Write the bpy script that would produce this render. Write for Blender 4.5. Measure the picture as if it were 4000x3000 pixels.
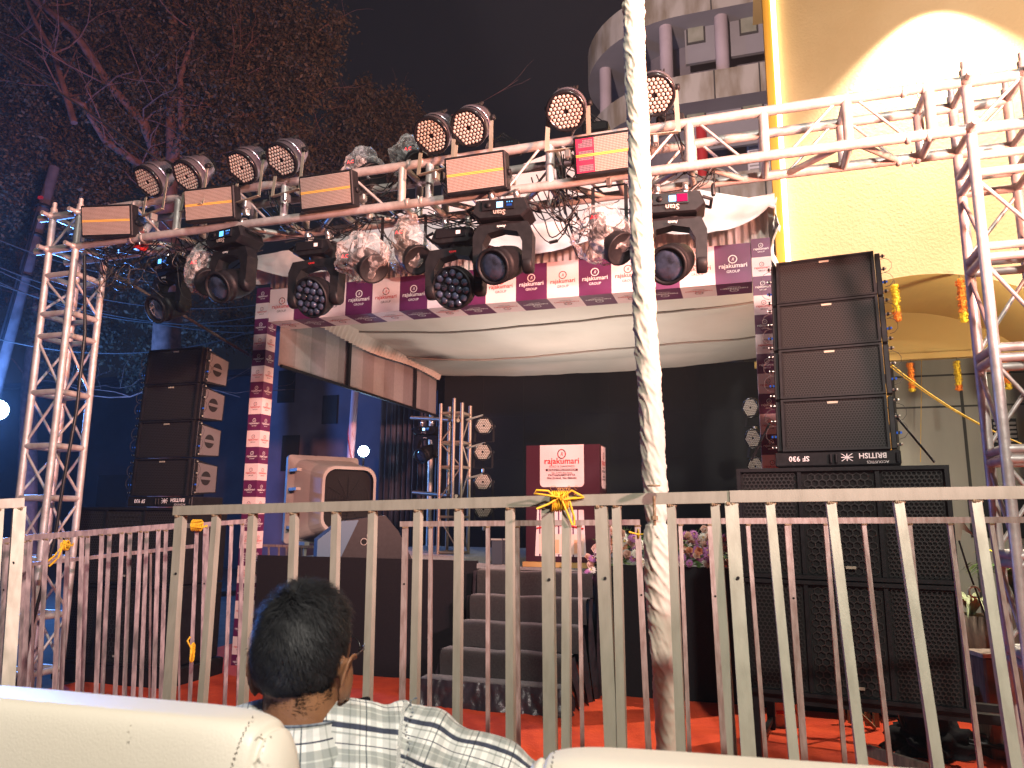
import bpy, bmesh, math, random
from math import radians, sin, cos, pi, sqrt, atan2
from mathutils import Vector, Matrix, noise
for o in list(bpy.data.objects): bpy.data.objects.remove(o)
SC = bpy.context.scene
COL = SC.collection
V = Vector
# ---------------------------------------------------------------- camera
F = 2900.0; PITCH = radians(10); ROLL = radians(0.4); CAMH = 1.45
_fw = V((0, cos(PITCH), sin(PITCH))); _u0 = V((0, -sin(PITCH), cos(PITCH))); _r0 = V((1, 0, 0))
_r = _r0 * cos(ROLL) + _u0 * sin(ROLL); _u = _u0 * cos(ROLL) - _r0 * sin(ROLL)
CP = V((0, 0, CAMH))
cam = bpy.data.cameras.new('camera'); co = bpy.data.objects.new('camera', cam); COL.objects.link(co)
cam.sensor_width = 36; cam.lens = F / 4000 * 36; cam.clip_end = 500; cam.clip_start = 0.02
M = Matrix((_r, _u, -_fw)).transposed().to_4x4(); M.translation = CP; co.matrix_world = M
SC.camera = co
cam.dof.use_dof = True; cam.dof.focus_distance = 5.5; cam.dof.aperture_fstop = 9
# ---------------------------------------------------------------- night sky, exposure
w = bpy.data.worlds.new('World'); SC.world = w; w.use_nodes = True
bg = w.node_tree.nodes['Background']; bg.inputs[0].default_value = (0.62, 0.72, 1.0, 1); bg.inputs[1].default_value = 0.009
SC.view_settings.view_transform = 'Standard'; SC.view_settings.look = 'None'; SC.view_settings.gamma = 1; SC.view_settings.exposure = 0.15
SC.cycles.use_denoising = True
SC.cycles.max_bounces = 6; SC.cycles.diffuse_bounces = 3; SC.cycles.glossy_bounces = 3; SC.cycles.transparent_max_bounces = 12
SC.cycles.volume_bounces = 0; SC.cycles.caustics_reflective = False; SC.cycles.caustics_refractive = False
SC.cycles.sample_clamp_indirect = 3

# stage frame: s runs along the stage front to the right, v runs into the stage
A = radians(17.7); U = V((cos(A), -sin(A), 0)); W = V((sin(A), cos(A), 0))
def S(s, v, z): return U * s + W * v + V((0, 0, z))
def _ray(x, y): return _fw * F + _r * (x - 2000) - _u * (y - 1500)
def at(x, y, Y):            # point seen at photo position x, y standing Y metres in front of the seats
    d = _ray(x, y); return CP + d * (Y / d.y)
def onv(x, y, v):           # the same on the vertical plane v metres into the stage frame
    d = _ray(x, y); return CP + d * ((v - CP.dot(W)) / d.dot(W))
def ons(x, y, s):
    d = _ray(x, y); return CP + d * ((s - CP.dot(U)) / d.dot(U))
def onz(x, y, z):
    d = _ray(x, y); return CP + d * ((z - CAMH) / d.z)
def sv(p): return p.dot(U), p.dot(W), p.z
RS = Matrix.Rotation(-A, 4, 'Z')

def lamp(kind, name, loc, target, energy, color, **k):
    l = bpy.data.lights.new(name, kind); l.energy = energy; l.color = color
    for a, b in k.items(): setattr(l, a, b)
    o = bpy.data.objects.new(name, l); COL.objects.link(o); o.location = loc
    if target is not None: o.rotation_euler = (V(target) - V(loc)).to_track_quat('-Z', 'Y').to_euler()
    return o
# lamps of the place; those marked as fill are added to brighten surfaces
lamp('SPOT', 'seat_floodlight', (1.2, -3.4, 6.2), (0.3, 3.0, .6), 2450, (1, .93, .82), spot_size=radians(80), spot_blend=.6, shadow_soft_size=.2)
lamp('SPOT', 'stage_wash_floodlight', (3.6, -1.2, 3.3), (-2.2, 6.3, 3.9), 2300, (1, .61, .63), spot_size=radians(61), spot_blend=.35, shadow_soft_size=.15)
lamp('SPOT', 'tree_wash_floodlight', (3.2, 0.6, 3.0), (-6, 14, 6.5), 4200, (1, .38, .25), spot_size=radians(70), spot_blend=.8, shadow_soft_size=.2)
lamp('SPOT', 'facade_fill', S(-2.6, 2, 7.5), S(-1.1, 16, 11.3), 8200, (1, .72, .72), spot_size=radians(35), spot_blend=.4, shadow_soft_size=.2)  # added fill lamp, lifts the curved building that only gets spill light
lamp('SPOT', 'canopy_fill', S(-.8, 2.4, 7.6), S(-1.6, 7.6, 4.6), 700, (1, .88, .86), spot_size=radians(60), spot_blend=.6, shadow_soft_size=.2)  # added fill, brightens the roof cloth in place of light off the gold wall
lamp('SPOT', 'ceiling_fill', S(-1.9, 8.3, 1.05), S(-1.9, 8.2, 3.8), 300, (1, .83, .72), spot_size=radians(165), spot_blend=.8, shadow_soft_size=.25)  # unseen fill for the ceiling cloth, stands in for bounce off the stage floor
lamp('SPOT', 'wall_downlight', S(2.05, 7.47, 7.23), S(2.05, 7.4699, 0), 1600, (1, .88, .70), spot_size=radians(89), spot_blend=.45, shadow_soft_size=.03)
lamp('SPOT', 'wall_fill', (5.6, 1.0, 5.5), S(1.9, 8, 6.0), 1500, (1, .84, .64), spot_size=radians(70), spot_blend=.6, shadow_soft_size=.2)  # extra fill with no fixture, lifts the wall outside the downlight cone
lamp('POINT', 'porch_fill', S(2.75, 7.2, 2.7), None, 120, (1, .86, .66), shadow_soft_size=.15)  # added point fill out of view, lightens arch, soffit and clad wall
lamp('POINT', 'blue_floodlight_glow', onv(-30, 1602, 8.0), None, 1000, (.10, .32, 1), shadow_soft_size=.14)
lamp('SPOT', 'blue_floodlight_beam', onv(-30, 1602, 8.2), (-7.8, 0, 2.6), 6000, (.10, .31, 1), spot_size=radians(88), spot_blend=.3, shadow_soft_size=.12)
lamp('SPOT', 'back_floodlight_beam', onv(1420, 1763, 10.6), S(-2.5, 10, 1.0), 40, (.35, .62, 1), spot_size=radians(140), spot_blend=.5, shadow_soft_size=.08)

# ---------------------------------------------------------------- materials
def rgb(*c): return (*c, 1)
def mat(name, col, rough=.6, metal=0, col2=None, scale=8, stretch=(1, 1, 1), bump=0, bscale=None, emit=None, es=1, contrast=(.35, .65), rvar=0, sheen=0, detail=4, coat=0, spec=.5):
    m = bpy.data.materials.new(name); m.use_nodes = True; nt = m.node_tree; b = nt.nodes['Principled BSDF']
    b.inputs['Base Color'].default_value = rgb(*col); b.inputs['Roughness'].default_value = rough; b.inputs['Metallic'].default_value = metal
    b.inputs['Specular IOR Level'].default_value = spec
    if coat: b.inputs['Coat Weight'].default_value = coat
    if sheen: b.inputs['Sheen Weight'].default_value = sheen
    if emit: b.inputs['Emission Color'].default_value = rgb(*emit); b.inputs['Emission Strength'].default_value = es
    if col2 or bump or rvar:
        tc = nt.nodes.new('ShaderNodeTexCoord'); mp = nt.nodes.new('ShaderNodeMapping'); mp.inputs['Scale'].default_value = stretch
        nt.links.new(tc.outputs['Object'], mp.inputs[0])
        n = nt.nodes.new('ShaderNodeTexNoise'); n.inputs['Scale'].default_value = scale; n.inputs['Detail'].default_value = detail
        nt.links.new(mp.outputs[0], n.inputs[0])
        if col2:
            r = nt.nodes.new('ShaderNodeValToRGB'); r.color_ramp.elements[0].position = contrast[0]; r.color_ramp.elements[1].position = contrast[1]
            r.color_ramp.elements[0].color = rgb(*col); r.color_ramp.elements[1].color = rgb(*col2)
            nt.links.new(n.outputs[0], r.inputs[0]); nt.links.new(r.outputs[0], b.inputs['Base Color'])
        if rvar:
            mr = nt.nodes.new('ShaderNodeMapRange'); mr.inputs[3].default_value = max(0, rough - rvar); mr.inputs[4].default_value = rough + rvar
            nt.links.new(n.outputs[0], mr.inputs[0]); nt.links.new(mr.outputs[0], b.inputs['Roughness'])
        if bump:
            n2 = nt.nodes.new('ShaderNodeTexNoise'); n2.inputs['Scale'].default_value = bscale or scale; n2.inputs['Detail'].default_value = 5
            nt.links.new(mp.outputs[0], n2.inputs[0])
            bp = nt.nodes.new('ShaderNodeBump'); bp.inputs['Strength'].default_value = 1; bp.inputs['Distance'].default_value = bump
            nt.links.new(n2.outputs[0], bp.inputs['Height']); nt.links.new(bp.outputs[0], b.inputs['Normal'])
    return m
def emis(name, col, s):
    m = bpy.data.materials.new(name); m.use_nodes = True; nt = m.node_tree
    for n in list(nt.nodes):
        if n.type == 'BSDF_PRINCIPLED': nt.nodes.remove(n)
    e = nt.nodes.new('ShaderNodeEmission'); e.inputs[0].default_value = rgb(*col); e.inputs[1].default_value = s
    nt.links.new(e.outputs[0], nt.nodes['Material Output'].inputs[0]); return m
def plastic_wrap():
    m = bpy.data.materials.new('clear_plastic'); m.use_nodes = True; nt = m.node_tree; b = nt.nodes['Principled BSDF']
    b.inputs['Base Color'].default_value = rgb(.85, .83, .83); b.inputs['Roughness'].default_value = .12; b.inputs['Specular IOR Level'].default_value = .9
    t = nt.nodes.new('ShaderNodeBsdfTransparent'); mx = nt.nodes.new('ShaderNodeMixShader')
    n = nt.nodes.new('ShaderNodeTexNoise'); n.inputs['Scale'].default_value = 9; n.inputs['Detail'].default_value = 5; n.inputs['Distortion'].default_value = 3
    tc = nt.nodes.new('ShaderNodeTexCoord'); nt.links.new(tc.outputs['Object'], n.inputs[0])
    r = nt.nodes.new('ShaderNodeMapRange'); r.inputs[1].default_value = .48; r.inputs[2].default_value = .68; r.inputs[3].default_value = .03; r.inputs[4].default_value = .42
    lw = nt.nodes.new('ShaderNodeLayerWeight'); lw.inputs[0].default_value = .12
    ad = nt.nodes.new('ShaderNodeMath'); ad.operation = 'ADD'; ad.use_clamp = True
    nt.links.new(n.outputs[0], r.inputs[0]); nt.links.new(r.outputs[0], ad.inputs[0]); nt.links.new(lw.outputs['Facing'], ad.inputs[1])
    bp = nt.nodes.new('ShaderNodeBump'); bp.inputs['Distance'].default_value = .012; nt.links.new(n.outputs[0], bp.inputs['Height']); nt.links.new(bp.outputs[0], b.inputs['Normal'])
    nt.links.new(ad.outputs[0], mx.inputs[0]); nt.links.new(t.outputs[0], mx.inputs[1]); nt.links.new(b.outputs[0], mx.inputs[2])
    nt.links.new(mx.outputs[0], nt.nodes['Material Output'].inputs[0]); return m
def plaid():
    m = bpy.data.materials.new('plaid_cotton'); m.use_nodes = True; nt = m.node_tree; b = nt.nodes['Principled BSDF']; L = nt.links
    b.inputs['Roughness'].default_value = .85; b.inputs['Sheen Weight'].default_value = .2
    at_ = nt.nodes.new('ShaderNodeAttribute'); at_.attribute_name = 'cloth'
    sp = nt.nodes.new('ShaderNodeSeparateXYZ'); L.new(at_.outputs['Vector'], sp.inputs[0])
    def band(src, period, stops):
        mu = nt.nodes.new('ShaderNodeMath'); mu.operation = 'MULTIPLY'; mu.inputs[1].default_value = 1 / period; L.new(src, mu.inputs[0])
        fr = nt.nodes.new('ShaderNodeMath'); fr.operation = 'FRACT'; L.new(mu.outputs[0], fr.inputs[0])
        r = nt.nodes.new('ShaderNodeValToRGB'); r.color_ramp.interpolation = 'CONSTANT'
        els = r.color_ramp.elements
        while len(els) > 1: els.remove(els[-1])
        els[0].position = 0; els[0].color = rgb(*stops[0][1])
        for p, c in stops[1:]:
            e = els.new(p); e.color = rgb(*c)
        L.new(fr.outputs[0], r.inputs[0]); return r.outputs[0]
    wht = (.90, .89, .86); gr = (.48, .50, .48); nv = (.05, .06, .10); g2 = (.68, .69, .67)
    H_ = band(sp.outputs[1], .078, [(0, wht), (.10, gr), (.14, wht), (.22, nv), (.34, g2), (.36, wht), (.47, g2), (.5, gr), (.66, (.7, .72, .68)), (.68, gr), (.8, wht), (.9, nv), (.925, wht)])
    V_ = band(sp.outputs[0], .066, [(0, wht), (.08, g2), (.24, gr), (.28, g2), (.42, wht), (.5, gr), (.53, wht), (.66, (.17, .2, .22)), (.69, wht), (.78, g2), (.93, wht)])
    mx = nt.nodes.new('ShaderNodeMix'); mx.data_type = 'RGBA'; mx.blend_type = 'MULTIPLY'; mx.inputs[0].default_value = 1
    L.new(H_, mx.inputs[6]); L.new(V_, mx.inputs[7]); L.new(mx.outputs[2], b.inputs['Base Color'])
    n = nt.nodes.new('ShaderNodeTexNoise'); n.inputs['Scale'].default_value = 14; n.inputs['Detail'].default_value = 3; n.inputs['Distortion'].default_value = .6
    tc = nt.nodes.new('ShaderNodeTexCoord'); L.new(tc.outputs['Object'], n.inputs[0])
    bp = nt.nodes.new('ShaderNodeBump'); bp.inputs['Distance'].default_value = .03; bp.inputs['Strength'].default_value = .7
    L.new(n.outputs[0], bp.inputs['Height']); L.new(bp.outputs[0], b.inputs['Normal']); return m
def tilewall(name, c1, c2, joint, sx, sz, bump=0.0):
    m = bpy.data.materials.new(name); m.use_nodes = True; nt = m.node_tree; b = nt.nodes['Principled BSDF']; L = nt.links
    b.inputs['Roughness'].default_value = .55
    tc = nt.nodes.new('ShaderNodeTexCoord'); n = nt.nodes.new('ShaderNodeTexNoise'); n.inputs['Scale'].default_value = 1.6; n.inputs['Detail'].default_value = 6
    mp = nt.nodes.new('ShaderNodeMapping'); mp.inputs['Scale'].default_value = (1.6, 1.6, .45)
    L.new(tc.outputs['Object'], mp.inputs[0]); L.new(mp.outputs[0], n.inputs[0])
    r = nt.nodes.new('ShaderNodeValToRGB'); r.color_ramp.elements[0].color = rgb(*c2); r.color_ramp.elements[1].color = rgb(*c1)
    r.color_ramp.elements[0].position = .38; r.color_ramp.elements[1].position = .6
    L.new(n.outputs[0], r.inputs[0]); L.new(r.outputs[0], b.inputs['Base Color']); return m

MT = dict(
 alu=mat('brushed_aluminium', (.60, .57, .55), .50, .4, (.44, .41, .39), 14, bump=.002, bscale=40, rvar=.12),
 galv=mat('galvanised_steel', (.44, .415, .325), .5, .3, (.32, .30, .23), 7, stretch=(5, 5, 1.2), bump=.0003, bscale=60, rvar=.15, contrast=(.3, .75), detail=8),
 weld=mat('rusty_weld', (.20, .11, .05), .8, .1, (.32, .25, .15), 60),
 rusty=mat('tarnished_steel', (.40, .33, .29), .55, .3, (.26, .19, .16), 12, stretch=(5, 5, 1), rvar=.15, bump=.001, bscale=60),
 rust2=mat('dull_brown_steel', (.30, .22, .21), .6, .3, (.17, .12, .12), 12, stretch=(5, 5, 1), rvar=.15),
 black=mat('black_paint', (.0075, .0075, .009), .5, 0, (.013, .013, .015), 30, bump=.0006, bscale=300, spec=.25),
 blackg=mat('glossy_black', (.012, .012, .014), .22),
 grille=mat('grille_black', (.024, .023, .023), .5, .2),
 void=mat('foam_black', (.008, .008, .008), .95),
 chrome=mat('polished_housing', (.42, .40, .44), .28, .8, (.25, .22, .30), 5, rvar=.08), greyd=mat('dark_grey_side', (.12, .115, .12), .6),
 chrome2=mat('bright_metal', (.75, .73, .7), .3, .9),
 led=mat('led_lens', (.46, .41, .36), .3),
 ledy=mat('led_yellow', (.9, .55, .12), .35),
 ledp=mat('led_panel_dot', (.52, .42, .37), .4),
 ledback=mat('led_panel_back', (.12, .075, .06), .5),
 ledred=emis('led_lit_red', (1, .03, .10), 2.2), ledpink=emis('led_lit_pink', (1, .35, .38), 1.3),
 scr=emis('display_blue', (.12, .45, 1), 2.6), scrw=emis('display_white', (.35, .6, 1), 3.2), scrr=emis('display_red', (1, .02, .03), 2.5), scrp=emis('display_magenta', (.9, .02, .15), 1.0),
 lensg=mat('lens_glass', (.010, .012, .016), .08, 0, (.05, .07, .12), 11, coat=1),
 wrap=plastic_wrap(),
 purple=mat('purple_print', (.125, .018, .085), .42, 0, (.10, .014, .07), 3),
 paper=mat('white_print', (.80, .66, .66), .45, 0, (.75, .60, .61), 2, bump=.004, bscale=5),
 wine=mat('wine_print', (.045, .008, .018), .45),
 redink=mat('red_ink', (.55, .02, .02), .5), blkink=mat('dark_ink', (.06, .02, .03), .5), whtink=mat('white_ink', (.85, .82, .82), .5), goldink=mat('gold_ink', (.55, .33, .12), .5),
 cloth=mat('white_tent_cloth', (.82, .78, .77), .8, 0, (.74, .69, .68), 2, bump=.015, bscale=4, sheen=.2),
 pleat=mat('pleated_lining', (.62, .55, .50), .85),
 ceil=mat('tent_ceiling', (.70, .66, .60), .9, 0, (.62, .58, .52), 1.2, bump=.02, bscale=1.5),
 seam=mat('seam_grey', (.34, .31, .28), .9),
 sideb=mat('banner_back_light', (.33, .31, .30), .85, 0, (.30, .28, .28), 30), sided=mat('banner_back_dark', (.26, .23, .23), .85, 0, (.235, .21, .21), 30),
 ledwall=mat('led_screen_off', (.006, .0065, .008), .7, spec=.2), stageblk=mat('stage_black_cloth', (.0095, .009, .0115), .85, 0, (.015, .014, .017), 120, spec=.2), alud=mat('dull_brass_tube', (.30, .25, .20), .45, .5),
 carpetg=mat('grey_carpet', (.014, .0135, .0135), .95, 0, (.030, .029, .028), 90, bump=.004, bscale=200, sheen=.3),
 satin=mat('black_satin', (.020, .018, .022), .35, 0, (.035, .03, .038), 6, bump=.02, bscale=9),
 red=mat('red_carpet_pile', (.74, .075, .016), .95, 0, (.60, .05, .012), 6, bump=.006, bscale=40, contrast=(.3, .7)),
 asphalt=mat('asphalt', (.05, .05, .05), .9, 0, (.08, .078, .075), 5, bump=.01, bscale=60),
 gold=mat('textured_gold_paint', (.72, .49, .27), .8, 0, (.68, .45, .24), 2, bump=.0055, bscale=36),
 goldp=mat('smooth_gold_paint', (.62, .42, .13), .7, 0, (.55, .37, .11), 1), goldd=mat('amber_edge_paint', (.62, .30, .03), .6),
 strip=emis('led_strip', (1, .80, .42), 7),
 greyt=tilewall('grey_cladding', (.36, .34, .27), (.30, .29, .23), 0, 1, 1), joint=mat('joint_dark', (.05, .048, .04), .9),
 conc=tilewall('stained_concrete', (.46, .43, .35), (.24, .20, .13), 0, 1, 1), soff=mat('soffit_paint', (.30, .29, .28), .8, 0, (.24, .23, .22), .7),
 facade=mat('grey_facade', (.20, .18, .18), .7, 0, (.16, .145, .145), 2), col=mat('column_paint', (.50, .42, .42), .7, 0, (.42, .35, .34), 1.2),
 pane=mat('window_pane', (.02, .022, .024), .15), pane2=mat('frosted_pane', (.36, .36, .27), .4, 0, (.18, .2, .12), 1.5), redp=mat('red_pipe', (.5, .03, .03), .4),
 leaf=mat('leaf', (.075, .050, .030), .7, 0, (.040, .034, .018), 3), leafb=mat('leaf_olive', (.105, .062, .028), .7), bark=mat('bark', (.20, .10, .085), .9, 0, (.11, .055, .048), 9, bump=.01),
 wood=mat('old_plank', (.16, .12, .09), .9, 0, (.09, .065, .05), 8, stretch=(1, 8, 1)), cardb=mat('cardboard', (.35, .22, .12), .9),
 white=mat('white_plastic', (.75, .74, .72), .5), grey=mat('grey_plastic', (.36, .34, .31), .5, 0, (.31, .295, .27), 4, bump=.002, bscale=200), bluep=mat('blue_plastic', (.03, .10, .17), .5),
 rope=mat('yellow_rope', (.85, .55, .02), .6, 0, (.8, .42, .02), 50), wire=mat('wire', (.07, .065, .065), .8, spec=.1), cable=mat('black_cable', (.012, .012, .012), .42),
 wrapcl=mat('cream_wrap_cloth', (.62, .585, .47), .8, 0, (.53, .49, .38), 7, sheen=.2),
 leather=mat('cream_leatherette', (.84, .77, .66), .42, 0, (.79, .72, .60), 3, bump=.0005, bscale=330, rvar=.05), stitch=mat('stitching', (.12, .09, .06), .8),
 scuff=mat('scuff_mark', (.30, .24, .17), .7),
 skin=mat('skin', (.30, .14, .065), .5, 0, (.24, .105, .05), 14, bump=.0008, bscale=120), hair=mat('black_hair', (.014, .014, .015), .58, 0, (.028, .028, .030), 60, spec=.4), scalp=mat('scalp_cap_black', (.012, .011, .011), .95, spec=.1),  # scalp is the matte black cap under the hair strands
 trouser=mat('dark_trousers', (.04, .045, .06), .9), plaid=plaid(), collar=mat('navy_collar_lining', (.05, .07, .11), .85, 0, (.3, .33, .36), 80),
 pinkc=mat('pink_wrapped_pole', (.62, .36, .40), .7), curtain=mat('blue_curtain', (.06, .06, .09), .75), lilac=mat('dusty_wall', (.14, .11, .15), .9, 0, (.09, .07, .10), 1.3),
 darkw=mat('dark_wall', (.05, .06, .08), .9, 0, (.03, .035, .05), 1), pole=mat('concrete_pole', (.12, .09, .095), .9, 0, (.08, .06, .065), 7, spec=.15),
 fly=mat('violet_flower', (.50, .20, .48), .8), flw=mat('white_flower', (.82, .80, .72), .8), flo=mat('orange_rose', (.85, .42, .25), .7), flp=mat('peach_rose', (.85, .60, .50), .7), flyel=mat('yellow_rose', (.85, .60, .2), .7),
 green=mat('green_leaf', (.06, .14, .03), .5), greenp=mat('pale_leaf', (.35, .42, .22), .5), mary=mat('marigold_yellow', (.9, .62, .02), .75), maro=mat('marigold_orange', (.9, .25, .01), .75),
 lampw=emis('flood_lens', (.55, .85, 1), 30), stone=mat('painted_rock', (.45, .42, .25), .8, 0, (.55, .42, .08), 3), blue=mat('blue_twist', (.05, .2, .4), .5), redsock=mat('red_connector', (.5, .03, .03), .4),
 bluepin=emis('glint_blue', (.05, .2, .9), .5), skyl=mat('moon_grey', (.5, .4, .35), .8),
)

# ---------------------------------------------------------------- mesh builder
class MB:
    def __init__(s): s.v = []; s.f = []; s.m = []; s.mats = []; s.sm = []
    def mi(s, m):
        m = MT[m] if isinstance(m, str) else m
        if m not in s.mats: s.mats.append(m)
        return s.mats.index(m)
    def add(s, vs, fs, m, smooth=False, T=None):
        o = len(s.v); k = s.mi(m)
        s.v += [T @ V(p) for p in vs] if T else [V(p) for p in vs]
        for f in fs: s.f.append([i + o for i in f]); s.m.append(k); s.sm.append(smooth)
        return s
    def box(s, c, d, m, T=None, ch=0):
        x, y, z = d[0] / 2, d[1] / 2, d[2] / 2; c = V(c)
        if ch <= 0:
            vs = [c + V((a * x, b * y, e * z)) for a in (-1, 1) for b in (-1, 1) for e in (-1, 1)]
            fs = [(0, 1, 3, 2), (4, 6, 7, 5), (0, 4, 5, 1), (2, 3, 7, 6), (0, 2, 6, 4), (1, 5, 7, 3)]
            return s.add(vs, fs, m, False, T)
        ring = [(-x + ch, -y), (x - ch, -y), (x, -y + ch), (x, y - ch), (x - ch, y), (-x + ch, y), (-x, y - ch), (-x, -y + ch)]
        k = ch / max(x, y, 1e-6)
        lay = [(-z, 1 - k), (-z + ch, 1), (z - ch, 1), (z, 1 - k)]
        vs = [c + V((px * q, py * q, zz)) for zz, q in lay for px, py in ring]
        fs = [[i for i in range(7, -1, -1)], [24 + i for i in range(8)]]
        for l in range(3):
            for i in range(8): fs.append((l * 8 + i, l * 8 + (i + 1) % 8, l * 8 + 8 + (i + 1) % 8, l * 8 + 8 + i))
        return s.add(vs, fs, m, False, T)
    def quad(s, a, b, c, d, m, T=None): return s.add([a, b, c, d], [(0, 1, 2, 3)], m, False, T)
    def tube(s, pts, r, m, n=8, cap=True, T=None, smooth=True):
        pts = [V(p) for p in pts]; vs = []; fs = []; rr = r if isinstance(r, (list, tuple)) else [r] * len(pts)
        up = None
        for i, p in enumerate(pts):
            t = (pts[min(i + 1, len(pts) - 1)] - pts[max(i - 1, 0)])
            if t.length < 1e-9: t = V((0, 0, 1))
            t.normalize()
            if up is None: up = t.orthogonal().normalized() if abs(t.z) > .95 else t.cross(V((0, 0, 1))).normalized()
            a = (up - t * up.dot(t))
            a = a.normalized() if a.length > 1e-6 else t.orthogonal().normalized()
            up = a; b = t.cross(a)
            for k in range(n):
                g = 2 * pi * (k + .5) / n; vs.append(p + (a * cos(g) + b * sin(g)) * rr[i])
        for i in range(len(pts) - 1):
            for k in range(n): fs.append((i * n + k, i * n + (k + 1) % n, (i + 1) * n + (k + 1) % n, (i + 1) * n + k))
        s.add(vs, fs, m, smooth, T)
        if cap:
            s.add([vs[k] for k in range(n)], [list(range(n))[::-1]], m, False, T); s.add(vs[-n:], [list(range(n))], m, False, T)
        return s
    def bar(s, p0, p1, w_, h_, m, side=None, T=None):    # rectangular tube
        p0, p1 = V(p0), V(p1); t = (p1 - p0).normalized(); side = V(side) if side else V((1, 0, 0))
        a = (side - t * side.dot(t)).normalized(); b = t.cross(a); a *= w_ / 2; b *= h_ / 2
        vs = [p + a * i + b * j for p in (p0, p1) for i, j in ((-1, -1), (1, -1), (1, 1), (-1, 1))]
        return s.add(vs, [(3, 2, 1, 0), (4, 5, 6, 7), (0, 1, 5, 4), (1, 2, 6, 5), (2, 3, 7, 6), (3, 0, 4, 7)], m, False, T)
    def lathe(s, prof, m, o=(0, 0, 0), ax=(0, 0, 1), n=24, T=None, smooth=True, cap=False):
        ax = V(ax).normalized(); a = ax.orthogonal().normalized(); b = ax.cross(a); o = V(o)
        vs = [o + ax * h + (a * cos(2 * pi * k / n) + b * sin(2 * pi * k / n)) * r for r, h in prof for k in range(n)]
        fs = [(i * n + k, i * n + (k + 1) % n, (i + 1) * n + (k + 1) % n, (i + 1) * n + k) for i in range(len(prof) - 1) for k in range(n)]
        if cap: fs += [list(range(n))[::-1], [(len(prof) - 1) * n + k for k in range(n)]]
        return s.add(vs, fs, m, smooth, T)
    def disc(s, c, ax, r, m, n=10, T=None, a=None):
        ax = V(ax).normalized(); a = V(a).normalized() if a else ax.orthogonal().normalized(); b = ax.cross(a); c = V(c)
        return s.add([c + (a * cos(2 * pi * k / n) + b * sin(2 * pi * k / n)) * r for k in range(n)], [list(range(n))], m, False, T)
    def ball(s, c, r, m, nu=12, nv=8, T=None, fn=None):
        rx, ry, rz = r if isinstance(r, (tuple, list)) else (r, r, r); vs = []; fs = []; c = V(c)
        for j in range(nv + 1):
            th = pi * j / nv
            for i in range(nu):
                ph = 2 * pi * i / nu; p = V((sin(th) * cos(ph), sin(th) * sin(ph), cos(th)))
                k = fn(p) if fn else 1
                vs.append(c + V((p.x * rx, p.y * ry, p.z * rz)) * k)
        for j in range(nv):
            for i in range(nu): fs.append((j * nu + i, (j + 1) * nu + i, (j + 1) * nu + (i + 1) % nu, j * nu + (i + 1) % nu))
        return s.add(vs, fs, m, True, T)
    def grid(s, fn, nu, nv, m, smooth=True, T=None):
        vs = [fn(i / nu, j / nv) for j in range(nv + 1) for i in range(nu + 1)]
        fs = [(j * (nu + 1) + i, j * (nu + 1) + i + 1, (j + 1) * (nu + 1) + i + 1, (j + 1) * (nu + 1) + i) for j in range(nv) for i in range(nu)]
        return s.add(vs, fs, m, smooth, T)
    def text(s, txt, o, ex, ey, size, m, bold=0, al='CENTER', mirror=False, T=None):
        vs, fs = tgeo(txt, bold, al); o, ex, ey = V(o), V(ex), V(ey)
        return s.add([o + ex * (x * size * (-1 if mirror else 1)) + ey * (y * size) for x, y in vs], fs, m, False, T)
    def build(s, name, parent=None, origin=None, shade=None):
        me = bpy.data.meshes.new(name)
        if parent is not None: inv = WM(parent).inverted()
        elif origin is not None: inv = Matrix.Translation(-V(origin))
        else: inv = Matrix.Identity(4)
        me.from_pydata([inv @ p for p in s.v], [], s.f)
        for m in s.mats: me.materials.append(m)
        me.polygons.foreach_set('material_index', s.m); me.polygons.foreach_set('use_smooth', s.sm); me.update()
        o = bpy.data.objects.new(name, me); COL.objects.link(o)
        if parent is not None: o.parent = parent
        elif origin is not None: o.location = origin
        return o
def WM(o):
    m = o.matrix_basis.copy()
    while o.parent: o = o.parent; m = o.matrix_basis @ m
    return m
_tc = {}
def tgeo(txt, bold, al):
    k = (txt, bold, al)
    if k not in _tc:
        c = bpy.data.curves.new('t', 'FONT'); c.body = txt; c.resolution_u = 2; c.offset = bold; c.align_x = al; c.size = 1
        o = bpy.data.objects.new('t', c); COL.objects.link(o); dg = bpy.context.evaluated_depsgraph_get(); dg.update()
        me = bpy.data.meshes.new_from_object(o.evaluated_get(dg))
        _tc[k] = ([(p.co.x, p.co.y) for p in me.vertices], [tuple(f.vertices) for f in me.polygons])
        bpy.data.meshes.remove(me); bpy.data.objects.remove(o); bpy.data.curves.remove(c)
    return _tc[k]
def tag(o, label=None, cat=None, group=None, kind=None):
    if label: o['label'] = label
    if cat: o['category'] = cat
    if group: o['group'] = group
    if kind: o['kind'] = kind
    return o
def thing(name, label, cat, loc=(0, 0, 0), rot=None, group=None):
    o = bpy.data.objects.new(name, None); COL.objects.link(o); o.empty_display_size = .1
    m = Matrix.Translation(V(loc))
    if rot is not None: m = m @ rot
    o.matrix_basis = m
    return tag(o, label, cat, group)
def copy_tree(o, parent=None, keep=None):
    c = o.copy(); COL.objects.link(c)
    if parent is not None: c.parent = parent
    for ch in [x for x in ALLCH.get(o.name, ())]: copy_tree(ch, c)
    return c
ALLCH = {}
def index_children(*roots):
    for r in roots:
        for o in COL.objects:
            if o.parent == r: ALLCH.setdefault(r.name, []).append(o); index_children(o)
def dup(proto, loc, rot, label, group=None):
    c = copy_tree(proto); c.matrix_basis = Matrix.Translation(V(loc)) @ rot
    c['label'] = label
    if group: c['group'] = group
    return c
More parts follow.
